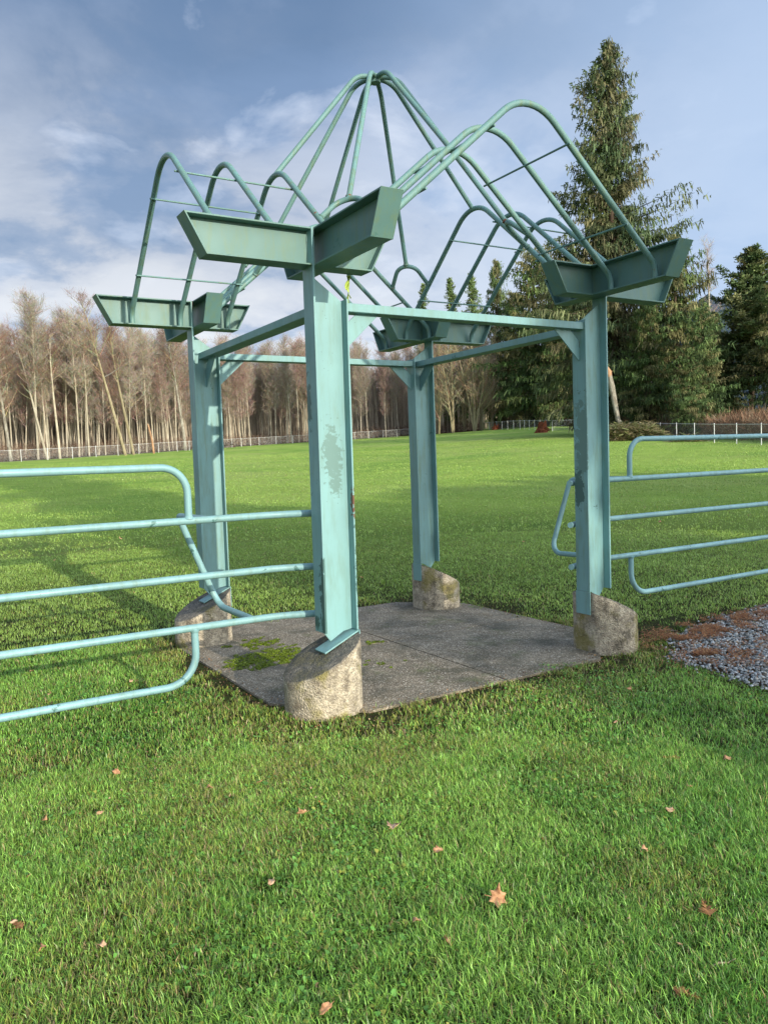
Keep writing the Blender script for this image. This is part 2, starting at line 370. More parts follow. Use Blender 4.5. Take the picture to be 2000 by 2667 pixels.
t = NT('bare_soil'); c = t.mix((0.030, 0.020, 0.012), (0.075, 0.045, 0.022), t.ramp(t.noise(30, 7, .75), [(.35, 0), (.65, 1)])); t.set(c, .9, .2); t.bump(t.noise(60, 6, .75), 1, .015); M['soil'] = t.m
t = NT('hazed_mountain_forest'); c = t.mix((0.030, 0.045, 0.065), (0.055, 0.075, 0.095), t.ramp(t.noise(.02, 8, .7), [(.4, 0), (.6, 1)])); t.set(c, 1, 0); M['hill'] = t.m  # forest tones blued: distance haze is painted into the base colour

# ------------------------------------------------------------------ the ground
def build_ground():
    rr = [0]+list(np.geomspace(.6, 3500, 150)); na = 240; V = []; F = []
    rr = np.array(rr[1:]); th = np.linspace(0, 2*np.pi, na, endpoint=False)
    X = CAMP[0]+rr[:, None]*np.sin(th); Y = CAMP[1]+rr[:, None]*np.cos(th); Z = ground_z(X, Y)
    V = np.stack([X, Y, Z], -1).reshape(-1, 3); i, j = np.meshgrid(np.arange(len(rr)-1), np.arange(na), indexing='ij'); j2 = (j+1) % na
    F = np.stack([i*na+j, i*na+j2, (i+1)*na+j2, (i+1)*na+j], -1).reshape(-1, 4)
    V = np.vstack([V, [[CAMP[0], CAMP[1], -.01]]]); c = len(V)-1
    F = np.vstack([F, np.array([[c, (k+1) % na, k, k] for k in range(0)]).reshape(-1, 4)]).astype(int)
    o = fast_mesh('ground', V, F[:, ::-1], M['ground'], smooth=True)
    tag(o, kind='structure')
build_ground()

SLAB = [(.98, -1.52), (1.66, -.80), (1.66, 1.15), (1.10, 1.76), (-1.10, 1.76), (-1.62, 1.10), (-1.62, -.95), (-1.15, -1.52)]
JX, JY = 0.02, 0.11
def clip(poly, ax, val, keep_gt):
    out = []
    for i in range(len(poly)):
        p, q = poly[i], poly[(i+1) % len(poly)]
        pi = (p[ax] > val) == keep_gt; qi = (q[ax] > val) == keep_gt
        if pi: out.append(p)
        if pi != qi:
            s = (val-p[ax])/(q[ax]-p[ax]); out.append((p[0]+s*(q[0]-p[0]), p[1]+s*(q[1]-p[1])))
    return out
mb = MB()
for sx in (True, False):
    for sy in (True, False):
        p = clip(clip(SLAB, 0, JX+(.006 if sx else -.006), sx), 1, JY+(.006 if sy else -.006), sy)
        mb.prism([(x, y, -.12) for x, y in p], (0, 0, .127))
tag(mb.build('pavement', M['slab'], bevel=.003), kind='structure')

def in_poly(x, y, poly):
    x = np.asarray(x); y = np.asarray(y); r = np.zeros(x.shape, bool); n = len(poly)
    for i in range(n):
        x0, y0 = poly[i]; x1, y1 = poly[(i+1) % n]
        c = ((y0 > y) != (y1 > y)) & (x < (x1-x0)*(y-y0)/((y1-y0) or 1e-9)+x0); r ^= c
    return r
def slab_dist(x, y):
    """signed-ish distance to slab edge (positive outside)"""
    cx, cy = 0.02, .12
    d = -1e9*np.ones(np.shape(x)); n = len(SLAB)
    for i in range(n):
        x0, y0 = SLAB[i]; x1, y1 = SLAB[(i+1) % n]; L = math.hypot(x1-x0, y1-y0); nx, ny = (y1-y0)/L, -(x1-x0)/L
        d = np.maximum(d, (x-x0)*nx+(y-y0)*ny)
    return d
GRAVEL = [(1.94, -1.44), (2.45, -1.28), (2.83, -1.20), (3.72, -1.14), (6.5, -1.05), (6.5, -4.6), (2.6, -4.1), (1.28, -2.86), (1.24, -2.62), (1.36, -2.28), (1.43, -1.92)]
GC = (3.4, -2.4)
def poly_shrink(poly, k, c=GC): return [(c[0]+(x-c[0])*k, c[1]+(y-c[1])*k) for x, y in poly]

# soil bed under the gravel
mb = MB(); mb.prism([(x, y, -.06) for x, y in poly_shrink(GRAVEL, 1.03)], (0, 0, .058))
tag(mb.build('gravel_bed', M['soil']), kind='structure')

# gravel stones
def stones(n, poly, name, zb, smin, smax, cols, label):
    P = []
    while sum(len(p) for p in P) < n:
        x = rng.uniform(.9, 6.5, n*3); y = rng.uniform(-4.8, -.9, n*3); m = in_poly(x+rng.normal(0, .06, n*3)+.12*(vnoise(x, y, 5, 98)-.5), y+rng.normal(0, .05, n*3)+.12*(vnoise(x, y, 5, 99)-.5), poly)
        w = np.exp(-((x-2.2)**2)/6); m &= rng.random(n*3) < w
        P.append(np.stack([x, y], 1)[m])
    P = np.concatenate(P)[:n]; base = np.array([[1, 0, 0], [-1, 0, 0], [0, 1, 0], [0, -1, 0], [0, 0, 1], [0, 0, -1], [.6, .6, .5], [-.6, -.6, .5]], float)
    base = np.array([[x, y, z] for x in (-1, 1) for y in (-1, 1) for z in (-1, 1)], float)
    fc = np.array([[0, 1, 3, 2], [4, 6, 7, 5], [0, 4, 5, 1], [2, 3, 7, 6], [0, 2, 6, 4], [1, 5, 7, 3]])
    s = rng.uniform(smin, smax, n)[:, None, None]; v = base[None]*s*rng.uniform(.45, 1.0, (n, 1, 3))*np.array([1, 1, .6])+rng.normal(0, 1, (n, 8, 3))*s*.22
    a = rng.uniform(0, 6.28, n); t = rng.normal(0, .35, n); ca, sa, ct, st = np.cos(a), np.sin(a), np.cos(t), np.sin(t)
    x = v[..., 0]*ca[:, None]-v[..., 1]*sa[:, None]; y = v[..., 0]*sa[:, None]+v[..., 1]*ca[:, None]; z = v[..., 2]
    y, z = y*ct[:, None]-z*st[:, None], y*st[:, None]+z*ct[:, None]
    V = np.stack([x+P[:, :1], y+P[:, 1:], z+zb+rng.uniform(0, .018, (n, 1))], -1)
    ci = rng.integers(0, len(cols), n); col = np.array(cols)[ci]*rng.uniform(.75, 1.25, (n, 1)); col = np.repeat(col, 8, 0)
    F = (fc[None]+8*np.arange(n)[:, None, None]).reshape(-1, 4)
    o = fast_mesh(name, V.reshape(-1, 3), F, M['stone'], col); tag(o, label, 'gravel', kind='stuff'); return o
stones(20000, GRAVEL, 'gravel', .008, .005, .0135, [(.29, .31, .31), (.39, .41, .41), (.19, .20, .20), (.50, .51, .50), (.31, .29, .25)],
       'crushed blue grey gravel in the bed right of the frame')

# fallen needle mats on the gravel and around it
def needles(n):
    cl = [(2.30, -1.46, .34, .07), (2.30, -1.46, .34, .07), (2.95, -1.30, .55, .08), (2.95, -1.30, .55, .08), (2.6, -1.40, .5, .08), (1.80, -1.58, .18, .06), (2.15, -1.55, .28, .05), (1.75, -2.10, .3, .12), (2.3, -2.25, .5, .15),
          (2.0, -2.62, .25, .07), (3.3, -1.7, .5, .12), (1.62, -2.0, .10, .05), (2.6, -1.25, .5, .05), (2.9, -2.0, .3, .05)]
    k = rng.integers(0, len(cl), n); c = np.array(cl)[k]; x = c[:, 0]+rng.normal(0, 1, n)*c[:, 2]*.9; y = c[:, 1]+rng.normal(0, 1, n)*c[:, 3]*1.3; kp = (vnoise(x, y, 9, 95)*.6+vnoise(x, y, 23, 96)*.4) > .47; x, y, c = x[kp], y[kp], c[kp]; n = len(x)
    a = rng.normal(.3, .9, n); L = rng.uniform(.015, .055, n); w = rng.uniform(.0012, .0028, n)
    dx, dy = np.cos(a)*L, np.sin(a)*L; nx, ny = -np.sin(a)*w, np.cos(a)*w; z = rng.uniform(.022, .045, n); tz = rng.normal(0, .006, n)
    V = np.stack([np.stack([x-nx, y-ny, z], 1), np.stack([x+nx, y+ny, z], 1), np.stack([x+dx+nx, y+dy+ny, z+tz+.003], 1), np.stack([x+dx-nx, y+dy-ny, z+tz+.003], 1)], 1).reshape(-1, 3)
    F = np.arange(4*n).reshape(-1, 4); cols = np.array([(.32, .13, .055), (.42, .18, .07), (.22, .085, .045), (.46, .26, .12)])[rng.integers(0, 4, n)]*rng.uniform(.7, 1.2, (n, 1))
    o = fast_mesh('pine_needles', V, F, M['litter'], np.repeat(cols, 4, 0)); tag(o, 'rust orange fallen needle mats lying over the blue grey gravel', 'needles', kind='stuff')
needles(22000)

# ------------------------------------------------------------------ grass blades (one mass nobody could count)
FOOT = [(-1.33, -1.25), (1.33, -1.25), (-1.33, 1.25), (1.33, 1.25)]
def bare_mask(x, y):
    """0..1 density of living grass"""
    sd = slab_dist(x, y); edge = vnoise(x, y, 2.3, 3)*.30+vnoise(x, y, 7, 4)*.16+vnoise(x, y, 19, 5)*.07-.30
    d = smoothstep(-.05, .03, sd-edge)
    thin = 1-.9*smoothstep(.38, .62, vnoise(x, y, 3.1, 8)*.6+vnoise(x, y, 9, 28)*.4)*np.exp(-(np.maximum(sd, 0)/.42)**2)
    thin2 = 1-.45*smoothstep(.66, .80, vnoise(x, y, 2.2, 12)*.6+vnoise(x, y, 7, 13)*.4)
    d = d*thin*thin2
    for fx, fy in FOOT: d = np.where(np.hypot(x-fx, y-fy) < .262, 0, d)
    gin = in_poly(x+.10*(vnoise(x, y, 6, 5)-.5), y+.10*(vnoise(x, y, 6, 6)-.5), GRAVEL)
    d = np.where(gin, .012, d)
    gd = in_poly(x, y, poly_shrink(GRAVEL, 1.14, (3.2, -2.3))) & ~gin & (y > -2.0)
    d = np.where(gd, d*(.25+.6*vnoise(x, y, 6, 9)), d)
    soil_ = np.exp(-(((x-2.3)/1.5)**2+((y+1.05)/.28)**2)); d = d*(1-.95*smoothstep(.30, .55, soil_*(.4+vnoise(x, y, 5, 97))))
    return d
def blades(n, d0, d1, az0, az1, h, w, name_seed, bend=.5):
    d = np.sqrt(rng.uniform(d0**2, d1**2, n)); az = np.radians(rng.uniform(az0, az1, n))
    x = CAMP[0]+d*np.sin(az); y = CAMP[1]+d*np.cos(az)
    keep = rng.random(n) < bare_mask(x, y); x, y, d = x[keep], y[keep], d[keep]; n = len(x)
    # clumping: pull towards tuft centres
    cx = vnoise(x, y, 9, 21)-.5; cy = vnoise(x, y, 9, 22)-.5; x = x+cx*.04; y = y+cy*.04
    tall = .55+.9*vnoise(x, y, 2.5, 31)*.6+.5*vnoise(x, y, 8, 32)
    H = h*tall*rng.uniform(.5, 1.25, n); Wd = w*rng.uniform(.6, 1.3, n)
    dirn = rng.uniform(0, 2*np.pi, n)+3*vnoise(x, y, 4, 33); lean = rng.uniform(.15, 1.0, n)**.8*2.0*bend
    ca, sa = np.cos(dirn), np.sin(dirn); fa = dirn+np.pi/2+rng.normal(0, .5, n); wx, wy = np.cos(fa)*Wd/2, np.sin(fa)*Wd/2
    z = ground_z(x, y)
    hx1, hz1 = np.sin(lean*.45)*H*.55, np.cos(lean*.45)*H*.55; hx2, hz2 = hx1+np.sin(np.minimum(lean*1.15, 1.9))*H*.5, np.maximum(hz1+np.cos(np.minimum(lean*1.15, 1.9))*H*.5, .006)
    V = np.stack([np.stack([x-wx, y-wy, z-.004], 1), np.stack([x+wx, y+wy, z-.004], 1),
                  np.stack([x+ca*hx1+wx*.85, y+sa*hx1+wy*.85, z+hz1], 1), np.stack([x+ca*hx1-wx*.85, y+sa*hx1-wy*.85, z+hz1], 1),
                  np.stack([x+ca*hx2, y+sa*hx2, z+hz2], 1)], 1)
    f = np.array([[0, 1, 2], [0, 2, 3], [3, 2, 4]]); F = (f[None]+5*np.arange(n)[:, None, None]).reshape(-1, 3)
    g = vnoise(x, y, .8, 41)*.5+vnoise(x, y, 3.3, 42)*.5
    A = np.array([.095, .27, .035]); B = np.array([.33, .57, .10]); Yl = np.array([.38, .44, .08]); Br = np.array([.40, .30, .14])
    if d0 >= 8: A = A*.2+np.array([.28, .42, .075])*.8; B = B*.2+np.array([.375, .53, .115])*.8
    col = A+(B-A)*np.clip(g*1.3-.1+rng.normal(0, .22, n), 0, 1)[:, None]
    sd = slab_dist(x, y); yel = np.clip(1.1*np.exp(-(np.maximum(sd, 0)/.42)**2)*(.3+vnoise(x, y, 4, 43)), 0, 1)
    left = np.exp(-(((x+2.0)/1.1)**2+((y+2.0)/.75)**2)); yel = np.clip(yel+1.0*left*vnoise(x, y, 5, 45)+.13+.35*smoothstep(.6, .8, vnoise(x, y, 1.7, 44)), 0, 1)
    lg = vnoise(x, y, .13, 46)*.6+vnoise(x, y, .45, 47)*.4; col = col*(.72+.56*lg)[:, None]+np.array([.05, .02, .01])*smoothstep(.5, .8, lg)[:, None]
    pick = rng.random(n) < yel*(.7 if d0 < 8 else .3); col[pick] = (Yl*rng.uniform(.6, 1.05, (n, 1)))[pick]
    dead = rng.random(n) < (.035+.22*yel)*(1 if d0 < 8 else .25); col[dead] = (Br*rng.uniform(.6, 1.2, (n, 1)))[dead]
    col *= (rng.uniform(.35, 1.6, (n, 1)) if d0 < 8 else rng.uniform(.85, 1.12, (n, 1)))
    cv = np.repeat(col, 5, 0).reshape(n, 5, 3); cv[:, :2] *= (.5 if d0 < 4 else .8); cv[:, 4] *= 1.15  # darkened roots put the shade between blades into the colour
    return V.reshape(-1, 3), F, cv.reshape(-1, 3)
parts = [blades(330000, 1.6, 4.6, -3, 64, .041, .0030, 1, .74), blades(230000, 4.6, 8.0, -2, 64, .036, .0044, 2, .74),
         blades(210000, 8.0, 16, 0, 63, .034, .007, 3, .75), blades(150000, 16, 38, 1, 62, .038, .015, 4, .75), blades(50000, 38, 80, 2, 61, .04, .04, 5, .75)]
off = 0; VV = []; FF = []; CC = []
for v, f, c in parts:
    VV.append(v); FF.append(f+off); CC.append(c); off += len(v)
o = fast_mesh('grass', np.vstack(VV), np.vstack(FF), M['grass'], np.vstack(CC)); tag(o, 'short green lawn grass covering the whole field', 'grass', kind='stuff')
# low clover and weed leaflets between the blades
def weeds(n):
    d = np.sqrt(rng.uniform(2.0**2, 6.5**2, n)); az = np.radians(rng.uniform(-2, 63, n)); x = CAMP[0]+d*np.sin(az); y = CAMP[1]+d*np.cos(az)
    w = smoothstep(.55, .72, vnoise(x, y, 1.6, 51)); w = np.maximum(w, np.exp(-(((x+2.1)/1.2)**2+((y+2.3)/.7)**2))*.9)+.03
    k = (rng.random(n) < w) & (bare_mask(x, y) > .3); x, y = x[k], y[k]; n = len(x)
    s = rng.uniform(.004, .010, n); a = rng.uniform(0, 6.28, n); z = ground_z(x, y)+rng.uniform(.012, .03, n); tx, ty = rng.normal(0, .35, n), rng.normal(0, .35, n)
    P = []
    for i in range(6):
        th = a+i*np.pi/3; r = s*(1+.25*np.cos(3*th)); P.append(np.stack([x+r*np.cos(th), y+r*np.sin(th), z+r*(tx*np.cos(th)+ty*np.sin(th))], 1))
    V = np.stack(P, 1).reshape(-1, 3); F = (np.arange(6)[None]+6*np.arange(n)[:, None])
    col = np.array([.13, .30, .05])*rng.uniform(.6, 1.6, (n, 1)); yl = rng.random(n) < .12; col[yl] = np.array([.34, .36, .06])
    o = fast_mesh('clover', V, F, M['grass'], np.repeat(col, 6, 0)); tag(o, 'low round clover leaflets scattered through the near lawn', 'clover', kind='stuff')
weeds(26000)
def flecks(n):
    d = np.sqrt(rng.uniform(1.9**2, 9.5**2, n)); az = np.radians(rng.uniform(-3, 64, n)); x = CAMP[0]+d*np.sin(az); y = CAMP[1]+d*np.cos(az)
    sd = slab_dist(x, y); w = .10+.9*np.exp(-(np.abs(sd-.02)/.16)**2)+.7*np.exp(-(((x+2.0)/1.0)**2+((y+1.9)/.6)**2))+.5*np.exp(-(((x-1.6)/1.2)**2+((y+1.9)/.7)**2))
    k = (rng.random(n) < w) & (sd > -.10); x, y, sd = x[k], y[k], sd[k]; n = len(x); s_ = rng.uniform(.002, .008, n)*(1+.0*x); a = rng.uniform(0, 6.28, n); z = np.maximum(ground_z(x, y), np.where(sd < 0, .008, -1))+np.where(sd > .04, rng.uniform(.004, .026, n), .003)
    P = []; tx, ty = rng.normal(0, .4, n), rng.normal(0, .4, n); el = rng.uniform(.3, 1, n)
    for i in range(4):
        th = i*np.pi/2; px, py = s_*np.cos(th), s_*el*np.sin(th); P.append(np.stack([x+px*np.cos(a)-py*np.sin(a), y+px*np.sin(a)+py*np.cos(a), z+px*tx+py*ty], 1))
    col = np.array([(.30, .13, .05), (.42, .26, .13), (.16, .08, .04), (.50, .34, .20), (.36, .17, .06)])[rng.integers(0, 5, n)]*rng.uniform(.6, 1.2, (n, 1))
    o = fast_mesh('leaf_litter', np.stack(P, 1).reshape(-1, 3), np.arange(4*n).reshape(-1, 4), M['litter'], np.repeat(col, 4, 0)); tag(o, 'brown crumbs of leaf and bark sprinkled through grass and slab edges', 'litter', kind='stuff')
flecks(42000)

# moss mats on the slab
def moss(name, blobs, label):
    X = []; Y = []
    for cx, cy, rx, ry, a in blobs:
        n = int(60000*rx*ry*3.1)+10; r = np.sqrt(rng.random(n)); th = rng.uniform(0, 6.28, n); x = rx*r*np.cos(th)*1.25; y = ry*r*np.sin(th)*1.25
        X.append(cx+x*math.cos(a)-y*math.sin(a)); Y.append(cy+x*math.sin(a)+y*math.cos(a))
    x = np.concatenate(X); y = np.concatenate(Y); k = vnoise(x, y, 26, 91)*.5+vnoise(x, y, 70, 92)*.5 > .42; x, y = x[k], y[k]; n = len(x)
    P = []; th = rng.uniform(0, 6.28, n); r = rng.uniform(.002, .0055, n); z = .008+rng.uniform(0, .007, n); tx, ty = rng.normal(0, .6, n), rng.normal(0, .6, n)
    for i in range(4):
        a = th+i*np.pi/2; P.append(np.stack([x+r*np.cos(a), y+r*np.sin(a), z+r*(tx*np.cos(a)+ty*np.sin(a))], 1))
    col = np.array([.17, .23, .012])*rng.uniform(.3, 1.6, (n, 1))
    o = fast_mesh(name, np.stack(P, 1).reshape(-1, 3), np.arange(4*n).reshape(-1, 4), M['grass'], np.repeat(col, 4, 0)); tag(o, label, 'moss', kind='stuff')
bl = []
for i in range(85):
    t_ = random.random(); cx = -1.42+.55*t_+random.gauss(0, .10); cy = .10+.25*t_+random.gauss(0, .13)
    if -1.55 < cx < -.6: bl.append((cx, cy, random.uniform(.02, .09), random.uniform(.02, .055), random.uniform(-.5, .5)))
for i in range(34): bl.append((-.98+random.gauss(0, .12), .80+random.gauss(0, .08), random.uniform(.015, .05), random.uniform(.015, .035), random.random()))
for i in range(14): bl.append((-.15+random.gauss(0, .05), .16+random.gauss(0, .03), random.uniform(.015, .03), random.uniform(.012, .02), random.random()))
for i in range(10): bl.append((-.55+random.gauss(0, .12), -.5+random.gauss(0, .12), random.uniform(.012, .03), random.uniform(.012, .025), random.random()))
moss('moss', bl, 'bright green moss growing on the dark pavement slab')

# ------------------------------------------------------------------ the gateway frame
A_, B_ = 1.245, 0.149           # half spacing of the posts; flange width
ZC0, ZC1 = 2.919, 3.159         # bolster bottom / top
XO, XI = 1.335, 1.083           # outer / inner faces of the posts (|x|)
HB = B_/2
root = empty('gateway_frame', (0, 0, 0), 'teal painted steel entrance frame of four posts and bent pipe roof', 'gateway')
LEAN = {(-1, -1): (-.020, .0), (-1, 1): (-.012, 0), (1, -1): (-.008, 0), (1, 1): (0, 0)}   # post feet stand slightly off plumb
def lean(o, sx, sy):
    lx, ly = LEAN[(sx, sy)]
    for v in o.data.vertices:
        k = 1-min(1, max(0, v.co.z/ZC0)); v.co.x += lx*k; v.co.y += ly*k
LO_T, LO_B, LI_T, LI_B = 0.920, 0.791, 0.485, 0.355
def arm(mb, ox, oy, e, n, s0, s0w, Lt, Lb):
    """I-section arm from centre o along unit e (lateral unit n); flanges start at s0, web at s0w; slanted closed end"""
    e = Vector(e); n = Vector(n); o = Vector((ox, oy, 0)); Zv = Vector((0, 0, 1))
    P = lambda s, l, z: o+e*s+n*l+Zv*z
    slope = (Lt-Lb)/(ZC1-ZC0); L = lambda z: Lb+(z-ZC0)*slope
    ft = .011; tw = .0045; te = .011
    for z0, z1 in ((ZC0, ZC0+ft), (ZC1-ft, ZC1)):
        mb.prism([P(s0, -HB, z0), P(L(z0)-te*.5, -HB, z0), P(L(z1)-te*.5, -HB, z1), P(s0, -HB, z1)], n*B_)
    mb.prism([P(s0w, -tw, ZC0+ft), P(L(ZC0+ft)-te*.9, -tw, ZC0+ft), P(L(ZC1-ft)-te*.9, -tw, ZC1-ft), P(s0w, -tw, ZC1-ft)], n*2*tw)
    mb.prism([P(Lb-te, -HB-.001, ZC0-.001), P(Lb, -HB-.001, ZC0-.001), P(Lt, -HB-.001, ZC1+.001), P(Lt-te, -HB-.001, ZC1+.001)], n*(B_+.002))
for sx in (-1, 1):
    for sy in (-1, 1):
        near = (sx, sy) == (-1, -1)
        pm = M['paint_near'] if near else M['paint_post']
        # post: outer flange up to the bolster top, web with raked top, shorter inner flange
        mb = MB(); X = lambda x: sx*x; yc = sy*A_
        mb.box((X(XO-.0145), yc-HB, .512), (X(XO), yc+HB, ZC1+.002))
        mb.box((X(XI), yc-HB, .508), (X(XI+.012), yc+HB, 2.722))
        mb.prism([(X(p), yc-.004, z) for p, z in ((XI+.012, .507), (1.16, .497), (1.262, .440), (XO-.0145, .515), (XO-.0145, 2.875), (XI+.012, 2.715))], (0, .008, 0))
        po = mb.build('post', pm, root, bevel=.002); lean(po, sx, sy)
        # bent embed strap: lies on the sloping footing and turns down its inner side
        mb = MB()
        mb.prism([(X(p), yc-.088, z) for p, z in ((XI-.006, .512), (XI-.012, .502), (XI+.004, .492), (1.352, .350), (1.358, .362), (XI+.010, .503))], (0, .055, 0)) if False else None
        mb.prism([(X(p), yc-.075, z) for p, z in ((XI-.003, .507), (1.345, .386), (1.341, .376), (XI-.003, .497))], (0, .15, 0))
        mb.box((X(XI-.006), yc-.083, .318), (X(XI+.0005), yc+.077, .507))
        st = mb.build('base_strap', M['paint'], po, bevel=.0015); lean(st, sx, sy)
        # bolster: crossed I-section arms with raked closed ends
        mb = MB()
        ox, oy = X(A_), yc
        arm(mb, ox, oy, (0, sy, 0), (1, 0, 0), -.0, -.0, LO_T, LO_B)
        arm(mb, ox, oy, (0, -sy, 0), (1, 0, 0), -.0, -.0, LI_T, LI_B)
        bo = mb.build('bolster_beam', M['paint_bolster'], root, bevel=.002)
        mb = MB(); arm(mb, ox, oy, (sx, 0, 0), (0, 1, 0), XO-A_+.0005, XO-A_, LO_T, LO_B)
        mb.build('bolster_arm', M['paint_bolster'], root, bevel=.002)
        mb = MB(); arm(mb, ox, oy, (-sx, 0, 0), (0, 1, 0), HB+.0005, .005, LI_T, LI_B)
        mb.build('bolster_arm', M['paint_bolster'], root, bevel=.002)
# tie beams and knee braces
ZB0, ZB1 = 2.643, 2.700
for sy in (-1, 1):
    mb = MB(); mb.box((-XI+.0005, sy*A_-.058, ZB0), (XI-.0005, sy*A_+.058, ZB1)); mb.build('tie_beam', M['paint'], root, bevel=.004)
    for sx in (-1, 1):
        mb = MB(); mb.prism([(sx*p, sy*A_-.005, z) for p, z in ((.985, ZB0), (.812, ZB0), (XI, 2.395), (XI, 2.555))], (0, .010, 0)); mb.build('knee_brace', M['paint'], root, bevel=.0015)
for sx in (-1, 1):
    mb = MB(); mb.box((sx*1.132, -A_+.005, ZB0), (sx*1.262, A_-.005, ZB1)); mb.build('tie_beam', M['paint'], root, bevel=.004)
    for sy in (-1, 1):
        y0 = A_-.005
        mb = MB(); mb.prism([(sx*1.20-.005, sy*p, z) for p, z in ((y0-.098, ZB0), (y0-.271, ZB0), (y0, 2.385), (y0, 2.545))], (.010, 0, 0)); mb.build('knee_brace', M['paint'], root, bevel=.0015)
# bent pipe arches: three to a side
FX, ZK, ZA, RA, RP = 1.200, 3.023, 4.059, .335, .0220
OFF = {'front': (1.92, 1.49, 1.06), 'left': (1.86, 1.43, .98), 'right': (1.88, 1.45, 1.015), 'back': (1.91, 1.48, 1.04)}
arch2 = fillet([(-FX, 0, 2.931), (-FX, 0, ZK), (0, 0, ZA), (FX, 0, ZK), (FX, 0, 2.931)], [0, .14, RA, .14, 0], 10)
def put(side, d, x, z):
    return {'front': (x, -d, z), 'back': (x, d, z), 'left': (-d, x, z), 'right': (d, x, z)}[side]
SL = (ZA-ZK)/FX
for side, ds in OFF.items():
    for k, d in enumerate(ds):
        mb = MB(); mb.tube([put(side, d, p[0], p[2]) for p in arch2], RP, 14); mb.build('roof_arch', M['pipe'], root, smooth=True)
    for q in (-.87, -.325, .325, .87):
        z = ZA-SL*abs(q)-RP*1.25-.006; mb = MB()
        mb.tube([put(side, ds[0]+.035, q, z), put(side, ds[2]-.035, q, z)], .0075, 8); mb.build('lattice_rod', M['pipe'], root, smooth=True)
# corner hoops and apex ribs
def hoop(sx, sy):
    fx = OFF['left' if sx < 0 else 'right'][2]; fy = OFF['front' if sy < 0 else 'back'][2]
    q = .755; z0 = ZA-SL*q
    a = (sx*fx, sy*q, z0); b = (sx*q, sy*fy, z0); m = ((fx+q)/2+.0, (fy+q)/2)
    # lean the hoop crown inwards, towards the apex
    cr = (sx*(m[0]-.22), sy*(m[1]-.22), z0+.30)
    return fillet([a, cr, b], [0, .13, 0], 10)
hoop_tops = {}
for sx in (-1, 1):
    for sy in (-1, 1):
        p = hoop(sx, sy); hoop_tops[(sx, sy)] = p[len(p)//2]
        mb = MB(); mb.tube(p, RP*.94, 12); mb.build('corner_hoop', M['pipe'], root, smooth=True)
AP = 4.945
def rib(end):
    e = Vector(end); r = math.hypot(e.x, e.y); ux, uy = e.x/r, e.y/r
    # leaves the apex level, bends over and runs straight to its foot
    p = fillet([(ux*.02, uy*.02, AP-.03), (ux*.17, uy*.17, AP-.03), (e.x, e.y, e.z)], [0, .22, 0], 10)
    mb = MB(); mb.tube(p, RP*.94, 12); mb.build('apex_rib', M['pipe'], root, smooth=True)
for k, p in hoop_tops.items(): rib((p[0], p[1], p[2]+.0))
ztop = ZA-RA*(1/math.cos(math.atan(SL))-1)
rib((0, -OFF['front'][2]+.01, ztop+.01)); rib((0, OFF['back'][2]-.01, ztop+.01)); rib((-OFF['left'][2]+.01, 0, ztop+.01)); rib((OFF['right'][2]-.01, 0, ztop+.01))
mb = MB(); mb.tube([(0, 0, AP-.07), (0, 0, AP-.005)], .045, 16); mb.build('apex_hub', M['pipe'], root, smooth=True)

# weld beads at the joints
def collar(p, d, r_):
    p = Vector(p); d = Vector(d).normalized(); mb = MB(); mb.tube([p-d*.010, p-d*.003, p+d*.005, p+d*.012], [r_*1.05, r_*1.34, r_*1.25, r_*.99], 12); mb.build('weld_bead', M['bead'], root, smooth=True)
for (sx, sy), tp_ in hoop_tops.items():
    p = hoop(sx, sy); a, b = Vector(p[0]), Vector(p[-1]); collar(a+(Vector(p[1])-a).normalized()*RP*1.0, Vector(p[1])-a, RP*.94); collar(b+(Vector(p[-2])-b).normalized()*RP*1.0, Vector(p[-2])-b, RP*.94)
    t3 = Vector(tp_); ap = Vector((0, 0, AP-.03)); d_ = (Vector((t3.x/t3.xy.length*.17, t3.y/t3.xy.length*.17, AP-.03))-t3).normalized(); collar(t3+d_*RP*1.1, d_, RP*.94)
    def bead(a, b, r_=.0042):
        a = Vector(a); b = Vector(b); n_ = 22; mb = MB(); mb.tube([a.lerp(b, i/n_)+Vector((random.gauss(0, .0007), random.gauss(0, .0007), 0)) for i in range(n_+1)], [r_*random.uniform(.75, 1.3) for i in range(n_+1)], 6); mb.build('weld_bead', M['bead'], root, smooth=True)
    bead((sx*(XO+.001), sy*A_-.0075, ZC0+.012), (sx*(XO+.001), sy*A_-.0075, ZC1-.012)); bead((sx*(XO+.001), sy*A_-HB, ZC0), (sx*(XO+.001), sy*A_+HB, ZC0))
    bead((sx*(A_+HB+.001), sy*A_-HB*.98, ZC0), (sx*(A_+HB+.001), sy*A_-HB*.98, ZC1)); bead((sx*(XI+.001), sy*A_-.0075, 2.40), (sx*(XI+.001), sy*A_-.0075, 2.555)); bead((sx*(XI-.001), sy*A_-.058, ZB0), (sx*(XI-.001), sy*A_-.058, ZB1))

